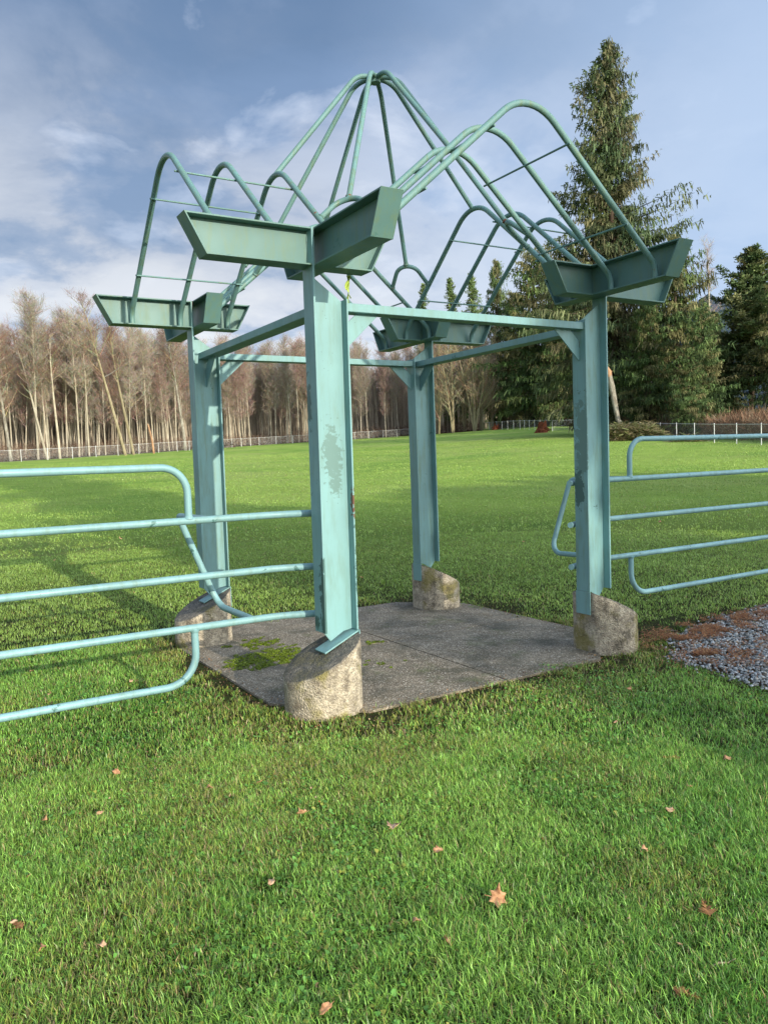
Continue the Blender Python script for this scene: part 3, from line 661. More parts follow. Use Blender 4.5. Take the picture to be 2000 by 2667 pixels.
# concrete footings with raked tops
FLAB = {(-1, -1): 'sunlit round concrete footing with raked top under the nearest post', (1, -1): 'stained concrete footing at the pavement corner nearest the gravel',
        (-1, 1): 'dark weathered concrete footing seen behind the left pipe railing', (1, 1): 'chipped grey concrete footing of the farthest post'}
def topz(x): return .508-.52*(abs(x)-1.083)-.006
for (sx, sy), lab in FLAB.items():
    cx, cy = sx*1.33+LEAN[(sx, sy)][0], sy*1.25; rr_ = .262; n = 56; V = []; F = []
    zs = [-.25, 0, .05, .1, .15, None]
    rows = []
    for zi in range(9):
        row = []
        for k in range(n):
            th = 2*math.pi*k/n; r = rr_*(1+.006*math.sin(5*th+sx)+.004*math.sin(11*th))
            if zi >= 7: r *= (.985 if zi == 7 else .955)
            x = cx+r*math.cos(th); y = cy+r*math.sin(th); tz = topz(x)-(.012 if zi == 6 else (.003 if zi == 7 else 0))
            z = -.2+(tz+.2)*min(zi, 6)/6 if zi < 6 else tz
            x += random.gauss(0, .0011); y += random.gauss(0, .0011); z += random.gauss(0, .001)
            row.append(len(V)); V.append((x, y, z))
        rows.append(row)
    for zi in range(8):
        for k in range(n):
            k2 = (k+1) % n; F.append((rows[zi][k], rows[zi][k2], rows[zi+1][k2], rows[zi+1][k]))
    prev = rows[8]
    for sc in (.75, .5, .25):
        row = []
        for k in range(n):
            th = 2*math.pi*k/n; x = cx+rr_*.955*sc*math.cos(th); y = cy+rr_*.955*sc*math.sin(th); row.append(len(V)); V.append((x, y, topz(x)+random.gauss(0, .0012)))
        for k in range(n): k2 = (k+1) % n; F.append((prev[k], prev[k2], row[k2], row[k]))
        prev = row
    V.append((cx, cy, topz(cx))); c = len(V)-1
    for k in range(n): F.append((prev[k], prev[(k+1) % n], c))
    # drop the inner sliver under the post foot so the strap sits flush on the side
    mb = MB(); mb.v = V; mb.f = F
    V2 = []
    for (x, y, z) in V:
        if sx*x < XI+.001 : x = sx*(XI+.001)
        V2.append((x, y, z))
    mb.v = V2
    o = mb.build('concrete_footing', M['concrete'], smooth=True); tag(o, lab, 'footing', 'concrete footings under the four posts')

# ------------------------------------------------------------------ pipe railings either side
def railing(sx, zs, lab, xv, x_far):
    r = empty('pipe_railing', (sx*4, -.95, 0), lab, 'railing', 'pipe railings joined to the gateway frame')
    yg = -.95; X = lambda x: sx*x; rp = .0240
    def p_(name, path, rad=rp):
        mb = MB(); mb.tube(path, rad, 16); world_child(mb.build(name, M['rail'], r, smooth=True), r)
    p_('top_rail', fillet([(X(xv), yg, zs[1]), (X(xv), yg, zs[0]), (X(x_far), yg, zs[0])], .17, 12))
    p_('bottom_rail', fillet([(X(xv), yg, zs[3]), (X(xv), yg, zs[4]), (X(x_far), yg, zs[4])], .20, 12))
    for i in (1, 2, 3):
        p_('rail', fillet([(X(x_far), yg, zs[i]), (X(1.52), yg, zs[i]), (X(1.05), -1.138, zs[i])], .55, 8))
    for z_, s_ in ((zs[1]+rp, 1), (zs[3]-rp, -1)):
        mb = MB(); mb.tube([(X(xv), yg, z_-s_*.012), (X(xv), yg, z_), (X(xv), yg, z_+s_*.010)], [rp*1.32, rp*1.22, rp*.98], 14); world_child(mb.build('weld', M['rail'], r, smooth=True), r)
    # open loop reaching back into the passage
    p_('loop', fillet([(X(1.99), yg, zs[1]), (X(1.965), -.215, zs[1]-.01), (X(1.69), -.215, zs[3]-.01), (X(1.71), yg, zs[3])], [0, .06, .13, 0], 8))
    for i, z in enumerate(zs):   # end stanchion out of the picture
        pass
    mb = MB(); mb.tube([(X(x_far), yg, -.1), (X(x_far), yg, zs[0]+.02)], .035, 14); world_child(mb.build('stanchion', M['rail'], r, smooth=True), r)
railing(-1, [1.650, 1.302, .932, .602, .237], 'pale teal pipe railing of five bars on the left side', 2.115, 8.6)
railing(1, [1.761, 1.402, 1.052, .699, .338], 'shaded teal pipe railing of five bars beside the gravel', 1.985, 9.5)

# ribbon tied under the near bolster
mb = MB()
rx, ry = -.985, -1.150
for k, (dx, L, w, ph) in enumerate(((0, .21, .009, 0), (-.03, .105, .008, 1.2), (.012, .15, .007, 2.2), (-.012, .12, .006, .5))):
    prev = None; N = 9
    for i in range(N):
        t_ = i/(N-1); x = rx+dx*t_+.014*math.sin(ph+5*t_); y = ry+.012*math.sin(ph*2+4*t_)-.03*t_*(k % 2); z = ZC0-.001-L*t_; a = ph+2.6*t_
        cur = ((x-w*math.cos(a), y-w*math.sin(a), z), (x+w*math.cos(a), y+w*math.sin(a), z))
        if prev: mb.poly([prev[0], prev[1], cur[1], cur[0]])
        prev = cur
mb.tube([(rx-.008, ry, ZC0-.002), (rx, ry, ZC0-.008), (rx+.008, ry, ZC0-.002)], .004, 8)
o = mb.build('ribbon', M['ribbon']); m = o.modifiers.new('thick', 'SOLIDIFY'); m.thickness = .0012
tag(o, 'yellow green ribbon hanging beneath the nearest bolster', 'ribbon')

# ------------------------------------------------------------------ fallen leaves and twigs on the lawn
def pix_ground(u, v, z0=.0):
    d = fw+rt*((u-1000)/FPX)-up*((v-1333.5)/FPX); z = z0
    for _ in range(6):
        t_ = (z-CAMP[2])/d[2]; p = CAMP+t_*d; z = float(ground_z(p[0], p[1]))+z0
    return p
t = NT('dry_leaf'); oi = t.n('ShaderNodeObjectInfo'); c = t.mix((0.50, 0.26, 0.13), (0.62, 0.40, 0.24), oi.outputs['Random']); c = t.mix(c, (0.25, 0.11, 0.05), t.ramp(t.noise(60, 4), [(.5, 0), (.7, 1)])); t.set(c, .7, .25); M['leaf'] = t.m
def leaf_mesh(kind, s, seed):
    rnd = random.Random(seed); mb = MB(); n = 30; ring = []
    for k in range(n):
        th = 2*math.pi*k/n
        if kind == 'maple': r = (.66+.34*abs(math.cos(2.5*th+.2))**1.6)*rnd.uniform(.82, 1.15)
        else: r = .62+.1*abs(math.cos(4*th)); 
        x = r*math.cos(th)*(1.0 if kind == 'maple' else 1.35); y = r*math.sin(th)*(1 if kind == 'maple' else .72)
        ring.append((x, y))
    f = lambda x, y: (x*s, y*s, s*(curl*y*y+tw*x*y+.12*math.sin(4*x+seed)+.06*math.sin(7*y)))
    curl = rnd.uniform(.35, .9); tw = rnd.uniform(-.3, .3)
    if seed == 0:
        big = [(-.1, -1.0), (.35, -.5), (.9, -.55), (.6, -.1), (.78, .35), (.28, .42), (.02, 1.2), (-.25, .5), (-.72, .55), (-.5, .05), (-.9, -.45), (-.4, -.5)]; curl = .75
        ring = []
        for k in range(n):
            q = k/n*len(big); i0 = int(q); fr = q-i0; p0 = big[i0 % len(big)]; p1 = big[(i0+1) % len(big)]; ring.append((p0[0]*(1-fr)+p1[0]*fr, p0[1]*(1-fr)+p1[1]*fr))
    mb.v.append(f(0, 0)); mb.v += [f(x*.5, y*.5) for x, y in ring]+[f(x, y) for x, y in ring]
    for k in range(n):
        k2 = (k+1) % n; mb.f.append((0, 1+k, 1+k2)); mb.f.append((1+k, 1+n+k, 1+n+k2, 1+k2))
    mb.tube([f(-.6, 0), (-1.25*s, .1*s, .12*s)], .03*s, 5)
    o = mb.build('fallen_leaf', M['leaf'], smooth=True); m = o.modifiers.new('thick', 'SOLIDIFY'); m.thickness = .0006; return o
LG = 'dry leaves scattered on the lawn'
D2F = 1.2056
big_leaves = [(1075, 1945, .034, 'maple', 'large tan dead maple leaf standing up in the right foreground grass'),
 (587, 1905, .024, 'oval', 'curled tan oval leaf in the near lawn left of the large maple leaf'),
 (703, 2180, .022, 'oval', 'pale folded leaf nearest the bottom edge of the picture'),
 (947, 1838, .020, 'maple', 'dull brown leaf up left of the large maple leaf'),
 (850, 1786, .030, 'maple', 'whitish dried leaf lying flat below the pavement front edge'),
 (653, 1757, .024, 'maple', 'peach coloured leaf in the lawn straight below the nearest footing'),
 (251, 1668, .026, 'oval', 'brown leaf among clover below the left pipe railing'),
 (453, 1702, .018, 'maple', 'orange leaf scrap between the clover patch and the nearest footing'),
 (342/1.2056, 1773/1.2056, .026, 'oval', 'rounded pink brown leaf just above the lowest rail of the left railing'),
 (1447, 1750, .018, 'maple', 'pinkish leaf in the shaded grass near the right picture edge')]
for i, (a, b, s, kd, lab) in enumerate(big_leaves):
    p = pix_ground(a*D2F, b*D2F, .036); o = leaf_mesh(kd, s*1.15, i); o.location = p; o.rotation_euler = (random.uniform(-.5, .5)+(.75 if i == 0 else 0), random.uniform(-.4, .4), random.uniform(0, 6.28))
    if i == 0: o.rotation_euler = (1.0, 0.1, R(-30)); o.location.z += .012
    tag(o, lab, 'leaf', LG)
small = [leaf_mesh('oval', .014, 50), leaf_mesh('maple', .015, 51)]
sm_pos = [(215, 1757), (97, 1770), (62, 1893), (220, 2042), (30, 1992), (965, 2033), (1468, 2040), (1392, 1835), (1270, 1535), (107, 1500), (75, 1415), (68, 1450), (290, 1280), (118, 1210), (40, 1150),
          (690, 1150), (780, 1247), (260, 1163), (1130, 1170), (1425, 1127), (990, 1010), (1360, 1490), (1330, 1560), (90, 2050), (490, 1530), (1490, 1700), (560, 1690), (900, 1990), (335, 1540), (1570, 1640)]
first = [True, True]
for i, (a, b) in enumerate(sm_pos):
    k = i % 2
    if first[k]: o = small[k]; first[k] = False
    else: o = small[k].copy(); C.objects.link(o)
    o.location = pix_ground(a*D2F, b*D2F, .034); o.rotation_euler = (random.uniform(-.6, .6), random.uniform(-.6, .6), random.uniform(0, 6.28))
    s_ = random.uniform(.9, 1.5)*(1 if b > 1300 else 1.9); o.scale = (s_, s_, s_)
    tag(o, 'tiny dry brown leaf scrap half sunk in the green lawn', 'leaf', LG)
def cedar(u, v, L, rot, lab, col=(.42, .20, .08)):
    p = pix_ground(u, v, .024); V = []; F = []; cl = []
    def tri(a, b, c):
        n = len(V); V.extend([a, b, c]); F.append((n, n+1, n+2)); cl.extend([np.array(col)*random.uniform(.6, 1.2)]*3)
    for i in range(26):
        t_ = i/26; x = (t_-.5)*L; w = .35*L*(1-t_)*random.uniform(.4, 1)
        for s_ in (-1, 1):
            y = s_*w; tri((x, 0, .004), (x+.012, 0, .004), (x+w*.9, y, random.uniform(-.004, .012)))
        tri((x, -.0015, 0), (x, .0015, 0), (x+L/22, 0, .003))
    o = fast_mesh('conifer_sprig', V, F, M['litter'], np.array(cl)); o.location = p; o.rotation_euler.z = rot; tag(o, lab, 'sprig', 'dead conifer sprigs in the grass')
cedar(1838, 2365, .11, .9, 'orange brown dead cedar sprig in the grass right of the large leaf')
cedar(1752, 1975, .09, 2.4, 'small rust coloured sprig in shaded grass below the gravel')
cedar(1785, 2590, .08, -1.2, 'short orange sprig in the bottom right corner grass')
cedar(45, 2410, .08, 1.9, 'orange sprig at the left edge of the near lawn')
def stick(u, v, L, rot, r_, lab, mat):
    p = pix_ground(u, v, .022); mb = MB()
    mb.tube([(-L/2, 0, 0), (-L*.2, L*.03, .006), (L*.15, -L*.02, .003), (L/2, L*.02, .008)], [r_, r_*.9, r_*.7, r_*.4], 7); mb.tube([(L*.1, 0, .003), (L*.25, L*.12, .01)], r_*.4, 5)
    o = mb.build('fallen_twig', mat, smooth=True); o.location = p; o.rotation_euler.z = rot; tag(o, lab, 'twig', 'twigs fallen on the lawn')
stick(1885, 2512, .09, -.3, .0035, 'short pale broken twig in the lower right grass', M['maple_bark'])
stick(1045, 2232, .10, 1.1, .003, 'dark thin twig in the middle of the near lawn', M['dark_bark'])
stick(1740, 1643, .16, -1.2, .0035, 'straight grey twig lying at the tip of the gravel bed', M['grey_bark'])
# half buried edging strip along the gravel
mb = MB(); pts = [(2.30, -1.36), (2.6, -1.25), (2.83, -1.19), (3.2, -1.13), (3.72, -1.10), (4.6, -1.02), (6.4, -.95)]
mb.tube([(x, y, .018+.012*math.sin(x*7)) for x, y in pts], .012, 8); o = mb.build('edging_strip', M['dark_bark'], smooth=True); tag(o, 'thin dark edging strip along the far side of the gravel', 'edging')

# ------------------------------------------------------------------ chain link fences
PW = 3.05; FH = 1.22
def fence_parts():
    mb = MB(); mb.tube([(0, 0, -.1), (0, 0, FH+.04)], .027, 8); mb.tube([(0, 0, FH+.03), (0, 0, FH+.06)], [.04, .015], 8); post = mb.build('post', M['fence_post'], smooth=True)
    mb = MB(); mb.tube([(0, 0, FH-.01), (PW, 0, FH-.01)], .014, 6); rail_ = mb.build('top_rail', M['fence_post'], smooth=True)
    mb = MB(); w = .0032; sp = .085
    k = -FH
    while k < PW:
        for sg in (1, -1):
            x0, z0, x1, z1 = (k, .03, k+FH-.04, FH-.01)
            if x0 < 0: z0 += -x0; x0 = 0
            if x1 > PW: z1 -= (x1-PW); x1 = PW
            if sg < 0: z0, z1 = FH+.02-z0, FH+.02-z1
            if x1-x0 > .03: mb.poly([(x0, 0, z0-w), (x1, 0, z1-w), (x1, 0, z1+w), (x0, 0, z0+w)])
        k += sp
    mesh = mb.build('wire_mesh', M['wire']); return post, rail_, mesh
protos = fence_parts(); used = [False]*3
def inst(i, parent, name=None):
    if not used[i]: used[i] = True; o = protos[i]
    else: o = protos[i].copy(); C.objects.link(o)
    o.parent = parent; return o
def fence(ctrl, label):
    pts = [at(u, d) for u, d in ctrl]
    r = empty('chain_link_fence', pts[0], label, 'fence', 'white chain link fences round the field')
    # resample every PW metres
    path = [pts[0]]; 
    for a, b in zip(pts, pts[1:]):
        L = (b.xy-a.xy).length; n = max(1, round(L/PW))
        for k in range(1, n+1):
            q = a.xy.lerp(b.xy, k/n); path.append(Vector((q.x, q.y, float(ground_z(q.x, q.y)))))
    for i, p in enumerate(path):
        o = inst(0, r); o.location = p-pts[0]
        if i < len(path)-1:
            q = path[i+1]; d = q-p; L = d.length; rot = (0, -math.asin(d.z/L), math.atan2(d.y, d.x))
            for k in (1, 2):
                o = inst(k, r); o.location = p-pts[0]; o.rotation_euler = rot; o.scale = (L/PW, 1, 1)
fence([(-330, 82), (64, 90), (470, 104), (683, 124), (1075, 141)], 'long white chain link fence in front of the bare wood')
fence([(1262, 131), (1300, 125), (1360, 112), (1444, 93), (1540, 96)], 'white chain link fence turning a corner beyond the far lawn')
fence([(1650, 71), (1724, 64), (1864, 56), (1986, 51.5), (2350, 42)], 'white chain link fence below the tall spruce on the right')

# ------------------------------------------------------------------ woodland floor
def patch_floor(name, ctrl_near, depth, mat, lift=.03):
    V = []; F = []; n = 40; m = 16
    us = np.linspace(ctrl_near[0][0], ctrl_near[-1][0], n); dn = np.interp(us, [c[0] for c in ctrl_near], [c[1] for c in ctrl_near])
    for i in range(n):
        for j in range(m):
            p = at(us[i], dn[i]+depth*j/(m-1)+(0.6*math.sin(i*1.7) if j == 0 else 0)); V.append((p.x, p.y, p.z+lift+.1*math.sin(i*2.1+j*1.3)*(j > 0)*.5))
    for i in range(n-1):
        for j in range(m-1): F.append((i*m+j, i*m+j+1, (i+1)*m+j+1, (i+1)*m+j))
    o = fast_mesh(name, V, F, mat, smooth=True); tag(o, kind='structure')
patch_floor('forest_floor', [(-1200, 84), (-330, 84), (64, 92), (470, 106), (683, 126), (1075, 142), (1140, 132), (1262, 129)], 130, M['floor'])
patch_floor('woodland_ground', [(1560, 77), (1660, 76), (1760, 72), (1900, 64), (2400, 52)], 110, M['floor'])

# ------------------------------------------------------------------ bare broadleaf trees
def bare_tree(seed, h, r0, lean_=0., n_limb=46, twig=(.20, .115, .085), limbcol=(.44, .37, .25), spread=1.0, low=.3, fork=0, dense=12, lr=.055, erect=0.):
    rnd = random.Random(seed); nr = np.random.default_rng(seed)
    mb = MB(); path = []; rad = []; wob = rnd.uniform(-.4, .4); la = rnd.uniform(0, 6.28)
    for i in range(9):
        t_ = i/8; path.append(Vector((lean_*h*t_+wob*math.sin(3*t_+la)*t_, wob*.7*math.cos(2.4*t_+la)*t_, h*.96*t_-.15))); rad.append(r0*(1-t_)**.62+.018)
    mb.tube(path, rad, 7)
    forks = []
    for k in range(fork):
        a = rnd.uniform(0, 6.28); s_ = rnd.uniform(.02, .18); pp = [Vector((math.cos(a)*r0*.3, math.sin(a)*r0*.3, -.1))]
        fp = []
        for i in range(8):
            t_ = i/7; fp.append(Vector((math.cos(a)*(s_*h*t_**1.2*1.3+r0*.5), math.sin(a)*(s_*h*t_**1.2*1.3+r0*.5), h*.9*t_-.1)))
        mb.tube(fp, [r0*.75*(1-i/7)**.8+.02 for i in range(8)], 6); forks.append(fp)
    trunk = mb
    V = []; F = []; Cc = []
    def strip(a, b, ra, rb, col):
        d = b-a; s = d.cross(Vector((rnd.uniform(-1, 1), rnd.uniform(-1, 1), rnd.uniform(-1, 1))))
        if s.length < 1e-6: return
        s.normalize(); s2 = d.cross(s).normalized(); n = len(V)
        V.extend([a+s*ra, a-s*.5*ra+s2*.87*ra, a-s*.5*ra-s2*.87*ra, b+s*rb, b-s*.5*rb+s2*.87*rb, b-s*.5*rb-s2*.87*rb])
        F.extend([(n, n+1, n+4, n+3), (n+1, n+2, n+5, n+4), (n+2, n, n+3, n+5)]); Cc.extend([col]*6)
    def flat(a, b, r_, col):
        d = b-a; s = d.cross(Vector((rnd.uniform(-1, 1), rnd.uniform(-1, 1), rnd.uniform(-1, 1)))).normalized()*r_; n = len(V)
        V.extend([a-s, a+s, b+s*.4, b-s*.4]); F.append((n, n+1, n+2, n+3)); Cc.extend([col]*4)
    stems = [path]+forks
    for k in range(n_limb):
        st = stems[k % len(stems)]; t_ = low+(1-low)*rnd.random()**.85; f = t_*(len(st)-1); i = min(int(f), len(st)-2); p0 = st[i].lerp(st[i+1], f-i)
        a = rnd.uniform(0, 6.28); L = h*((.28-.17*t_) if lr > .04 else (.21-.07*t_))*rnd.uniform(.5, 1.25)*spread; el = rnd.uniform(.35, 1.15)+erect
        pts = [p0]; d = Vector((math.cos(a)*math.cos(el), math.sin(a)*math.cos(el), math.sin(el)))
        for q in range(4):
            d = (d+Vector((rnd.gauss(0, .13), rnd.gauss(0, .13), .09+rnd.gauss(0, .08)))).normalized(); pts.append(pts[-1]+d*L/4)
        lc = [c*rnd.uniform(.7, 1.2) for c in limbcol]
        for q in range(4): strip(pts[q], pts[q+1], (lr if not fork else .07)*(1-q/5)*(1-.5*t_), (lr if not fork else .07)*(1-(q+1)/5)*(1-.5*t_), lc)
        for w in range(dense):
            g = rnd.uniform(.2, 1)*3.999; qi = int(g); b0 = pts[qi].lerp(pts[qi+1], g-qi); a2 = rnd.uniform(0, 6.28)
            d2 = (d*.6+Vector((math.cos(a2), math.sin(a2), rnd.uniform(-.1, .9)))*.8).normalized(); L2 = L*rnd.uniform(.18, .42)
            b1 = b0+d2*L2*.5; b2 = b1+(d2+Vector((rnd.gauss(0, .25), rnd.gauss(0, .25), .2+rnd.gauss(0, .2)))).normalized()*L2*.5
            tc_ = [c*rnd.uniform(.65, 1.35) for c in (twig if rnd.random() < .35+.65*t_ else limbcol)]
            flat(b0, b1, .013, tc_); flat(b1, b2, .010, tc_)
            for z in range(5):
                s0 = b0.lerp(b2, rnd.uniform(.25, 1)); d3 = (d2+Vector((rnd.gauss(0, .6), rnd.gauss(0, .6), rnd.gauss(.2, .45)))).normalized(); flat(s0, s0+d3*rnd.uniform(.25, .8), .0075, [c*rnd.uniform(.7, 1.3) for c in twig])
    return trunk, (V, F, Cc)
def crown_obj(data, name, mat, parent):
    V, F, Cc = data
    return fast_mesh(name, [tuple(v) for v in V], [f if len(f) == 4 else (*f, f[-1]) for f in F], mat, np.array(Cc), parent)
def make_bare(name, seed, label, cat='tree', group=None, bark_='alder_bark', **k):
    tr, cr = bare_tree(seed, **k); r = empty(name, (0, 0, 0), label, cat, group)
    tr.build('trunk', M[bark_], r, smooth=True); crown_obj(cr, 'crown', M['twig'], r); return r
def copy_tree(src, label=None):
    r = src.copy(); C.objects.link(r)
    for ch in list(src.children):
        c = ch.copy(); C.objects.link(c); c.parent = r
    if label: r['label'] = label
    return r
GW = 'bare trees of the wood behind the long fence'
LW = 'leafless pale stemmed tree standing in the wood behind the long fence'
variants = [make_bare('bare_tree', 100+i, LW, group=GW, h=[15, 17, 14, 16, 14.5, 17.5, 15.5][i], lr=.026, erect=.12, spread=.86, dense=12, limbcol=(.42, .35, .27), r0=[.085, .11, .07, .095, .07, .12, .08][i], lean_=[.02, -.03, .05, 0, -.05, .015, .03][i],
            n_limb=[84, 90, 80, 84, 76, 94, 82][i], twig=[(.39, .315, .24), (.34, .285, .225), (.34, .23, .19), (.40, .335, .26), (.34, .285, .225), (.35, .245, .20), (.37, .31, .245)][i],
            low=[.34, .42, .3, .4, .28, .45, .36][i]) for i in range(7)]
pos = []
fl_u = [-900, 64, 470, 683, 1075, 1140, 1262]; fl_d = [86, 92, 106, 126, 142, 133, 131]
tries = 0
while len(pos) < 290 and tries < 20000:
    tries += 1; u = random.uniform(-210, 1285); dep = 1.0+34*random.random()**1.25; d = np.interp(u, fl_u, fl_d)+dep; p = at(u, d)
    if all((p.xy-q.xy).length > (.8+dep*.02) for q in pos): pos.append(p)
for i, p in enumerate(pos):
    o = variants[i] if i < 7 else copy_tree(variants[random.randrange(7)])
    s_ = random.uniform(.78, 1.03); o.location = p; o.scale = (s_, s_, s_*random.uniform(.93, 1.07)); o.rotation_euler = (random.gauss(0, .02), random.gauss(0, .02), random.uniform(0, 6.28))
# individually recognisable trunks at the edge of the wood
def special(u_base, u_top, v_top, d, r0, label, seed, **k):
    p = at(u_base, d); vb = 1200-.0361*(u_base-1000)-(p.z-1.645)/d*FPX; h = (vb-v_top)/FPX*d; lean_px = (u_top-u_base)-.036*(vb-v_top)
    o = make_bare('bare_tree', seed, label, group=GW, h=h, r0=r0, lean_=(lean_px/FPX*d)/h, **k); o.location = p; o.rotation_euler.z = -YAW-math.atan((u_base-1000)/FPX)*0-0
    # lean axis (+x local) faces the picture's right
    return o
special(336, 265, 790, 97.5, .17, 'tall pale trunk leaning left over the long fence', 301, n_limb=34, low=.45, bark_='maple_bark')
special(357, 322, 830, 98.5, .15, 'pale mottled trunk standing right of the strongly leaning trunk', 302, n_limb=34, low=.5, bark_='maple_bark')
special(165, 172, 880, 95, .13, 'straight bright trunk near the left end of the wood', 303, n_limb=30, low=.5)
special(133, 80, 900, 94, .13, 'thin pale trunk leaning left beside the straight bright trunk', 304, n_limb=26, low=.5)
special(492, 470, 860, 107, .18, 'thick grey trunk just left of the back left post', 305, n_limb=36, low=.45, bark_='grey_bark')
special(38, 20, 900, 93, .17, 'mossy grey trunk at the far left of the wood', 306, n_limb=34, low=.3, bark_='grey_bark')
# broken snag
p = at(409, 100); mb = MB(); mb.tube([(0, 0, -.1), (-.15, 0, 1.6), (-.52, .05, 3.4), (-.60, .05, 3.6)], [.13, .12, .10, .03], 9)
o = mb.build('tree_snag', M['orange_wood'], smooth=True); o.location = p; o.rotation_euler.z = -YAW; tag(o, 'orange splintered broken trunk standing behind the long fence', 'snag')
# maple clump in front of the dark conifers
GM = 'pale bare maples at the corner of the wood'
MP = [(1150, 131, 15.5, 'pale many branched bare maple closest to the back right post', 401, 2, .15), (1187, 129, 16.5, 'bare maple with a straight lower trunk and lichened twigs', 402, 1, .20),
      (1243, 128, 17.5, 'bare maple forking low beside the start of the corner fence', 403, 3, .22), (1262, 129, 16.8, 'stout twin stemmed bare maple at the corner fence', 404, 3, .24), (1290, 131, 14, 'slender white stemmed tree at the corner fence', 405, 2, .10),
      (1120, 136, 15, 'bare maple half hidden by the back right post', 406, 2, .16), (1215, 134, 15.5, 'thin bare maple standing behind the low forking one', 407, 2, .14)]
for u, d, h, lab, sd, fk, r0 in MP:
    o = make_bare('bare_maple', sd, lab, group=GM, h=h, r0=r0, n_limb=92, spread=1.05, low=.12, fork=fk, dense=12, twig=(.42, .34, .22), limbcol=(.46, .38, .25), bark_='maple_bark'); o.location = at(u, d); o.rotation_euler.z = random.uniform(0, 6)
o = make_bare('bare_birch', 420, 'tall thin leafless tree rising between the spruce and the pine on the right', h=22, r0=.16, n_limb=30, erect=.3, lr=.03, spread=.45, low=.45, twig=(.42, .33, .27), limbcol=(.45, .40, .33)); o.location = at(1853, 104)

# dark mass of the wood seen deep between the trunks
def deep_wood():
    V = []; F = []; Cc = []
    n = 11000; u = rng.uniform(-400, 1330, n); dn = np.interp(u, fl_u, fl_d)+rng.uniform(14, 85, n)
    az = YAW+np.arctan((u-1000)/FPX); x = CAMP[0]+dn*np.sin(az); y = CAMP[1]+dn*np.cos(az); z = ground_z(x, y)
    h = rng.uniform(7, 15, n); w = rng.uniform(.03, .09, n); l = rng.normal(0, .05, n)*h; px, py = np.cos(az), -np.sin(az)
    V = np.stack([np.stack([x-px*w, y-py*w, z-.2], 1), np.stack([x+px*w, y+py*w, z-.2], 1), np.stack([x+px*(l+w*.3), y+py*(l+w*.3), z+h], 1), np.stack([x+px*(l-w*.3), y+py*(l-w*.3), z+h], 1)], 1)
    c = np.array([.44, .37, .28])*rng.uniform(.4, 1.5, (n, 1)); cols = np.repeat(c, 4, 0)
    # twig cloud
    m = 150000; u = rng.uniform(-400, 1330, m); dn = np.interp(u, fl_u, fl_d)+rng.uniform(18, 85, m); az = YAW+np.arctan((u-1000)/FPX)
    x = CAMP[0]+dn*np.sin(az); y = CAMP[1]+dn*np.cos(az); zt = rng.uniform(0, 1, m)**.8*(13+2.5*vnoise(x, y, .12, 61)); z = ground_z(x, y)+zt
    a = rng.uniform(-1.3, 1.3, m); L = rng.uniform(.5, 2.2, m); w = rng.uniform(.008, .024, m); px, py = np.cos(az), -np.sin(az)
    ex, ez = np.sin(a)*L, np.cos(a)*L; nx, nz = -np.cos(a)*w, np.sin(a)*w
    V2 = np.stack([np.stack([x-px*nx, y-py*nx, z-nz], 1), np.stack([x+px*nx, y+py*nx, z+nz], 1), np.stack([x+px*(ex+nx*.3), y+py*(ex+nx*.3), z+ez+nz*.3], 1), np.stack([x+px*(ex-nx*.3), y+py*(ex-nx*.3), z+ez-nz*.3], 1)], 1)
    c2 = np.array([.31, .235, .185])*rng.uniform(.5, 1.5, (m, 1)); V = np.concatenate([V, V2]).reshape(-1, 3)
    o = fast_mesh('distant_wood', V, np.arange(len(V)).reshape(-1, 4), M['twig'], np.vstack([cols, np.repeat(c2, 4, 0)])); tag(o, 'dense brown depth of the leafless wood behind its front trees', 'wood', kind='stuff')
deep_wood()
def brush(name, n, us, ds, depth, hmax, col, label, bl_=1.0):
    u = rng.uniform(us[0], us[-1], n); dn = np.interp(u, us, ds)+rng.uniform(.3, depth, n); az = YAW+np.arctan((u-1000)/FPX)
    x = CAMP[0]+dn*np.sin(az); y = CAMP[1]+dn*np.cos(az); hh = hmax*(.35+.65*vnoise(x, y, .35, 71)); z = ground_z(x, y)+rng.uniform(0, .75, n)*hh*.8
    a = rng.uniform(-1.45, 1.45, n); L = rng.uniform(.25, 1.1, n)*bl_; w = rng.uniform(.008, .024, n)*bl_; b = rng.uniform(0, 6.28, n); px, py = np.cos(b), np.sin(b)
    ex, ez = np.sin(a)*L, np.cos(a)*L; nx, nz = -np.cos(a)*w, np.sin(a)*w
    V = np.stack([np.stack([x-px*nx, y-py*nx, z-nz], 1), np.stack([x+px*nx, y+py*nx, z+nz], 1), np.stack([x+px*(ex+nx*.3), y+py*(ex+nx*.3), z+ez+nz*.3], 1), np.stack([x+px*(ex-nx*.3), y+py*(ex-nx*.3), z+ez-nz*.3], 1)], 1).reshape(-1, 3)
    c = np.array(col)[rng.integers(0, len(col), n)]*rng.uniform(.5, 1.4, (n, 1))
    o = fast_mesh(name, V, np.arange(4*n).reshape(-1, 4), M['twig'], np.repeat(c, 4, 0)); tag(o, label, 'brush', kind='stuff')
brush('undergrowth', 42000, fl_u, [d+.5 for d in fl_d], 24, 3.4, [(.20, .115, .08), (.15, .09, .065), (.32, .25, .18)], 'reddish brown bramble undergrowth at the foot of the bare wood')
brush('bramble_thicket', 26000, [1600, 1700, 1864, 2150], [74, 69, 61, 50], 11, 2.9, [(.22, .12, .075), (.28, .17, .11), (.15, .085, .055), (.28, .22, .15)], 'rusty red bramble thicket behind the right hand fence')
brush('thicket_under_conifers', 14000, [1290, 1380, 1600], [136, 122, 104], 14, 3.5, [(.20, .13, .09), (.14, .09, .06)], 'brown twiggy thicket beneath the dark conifers')

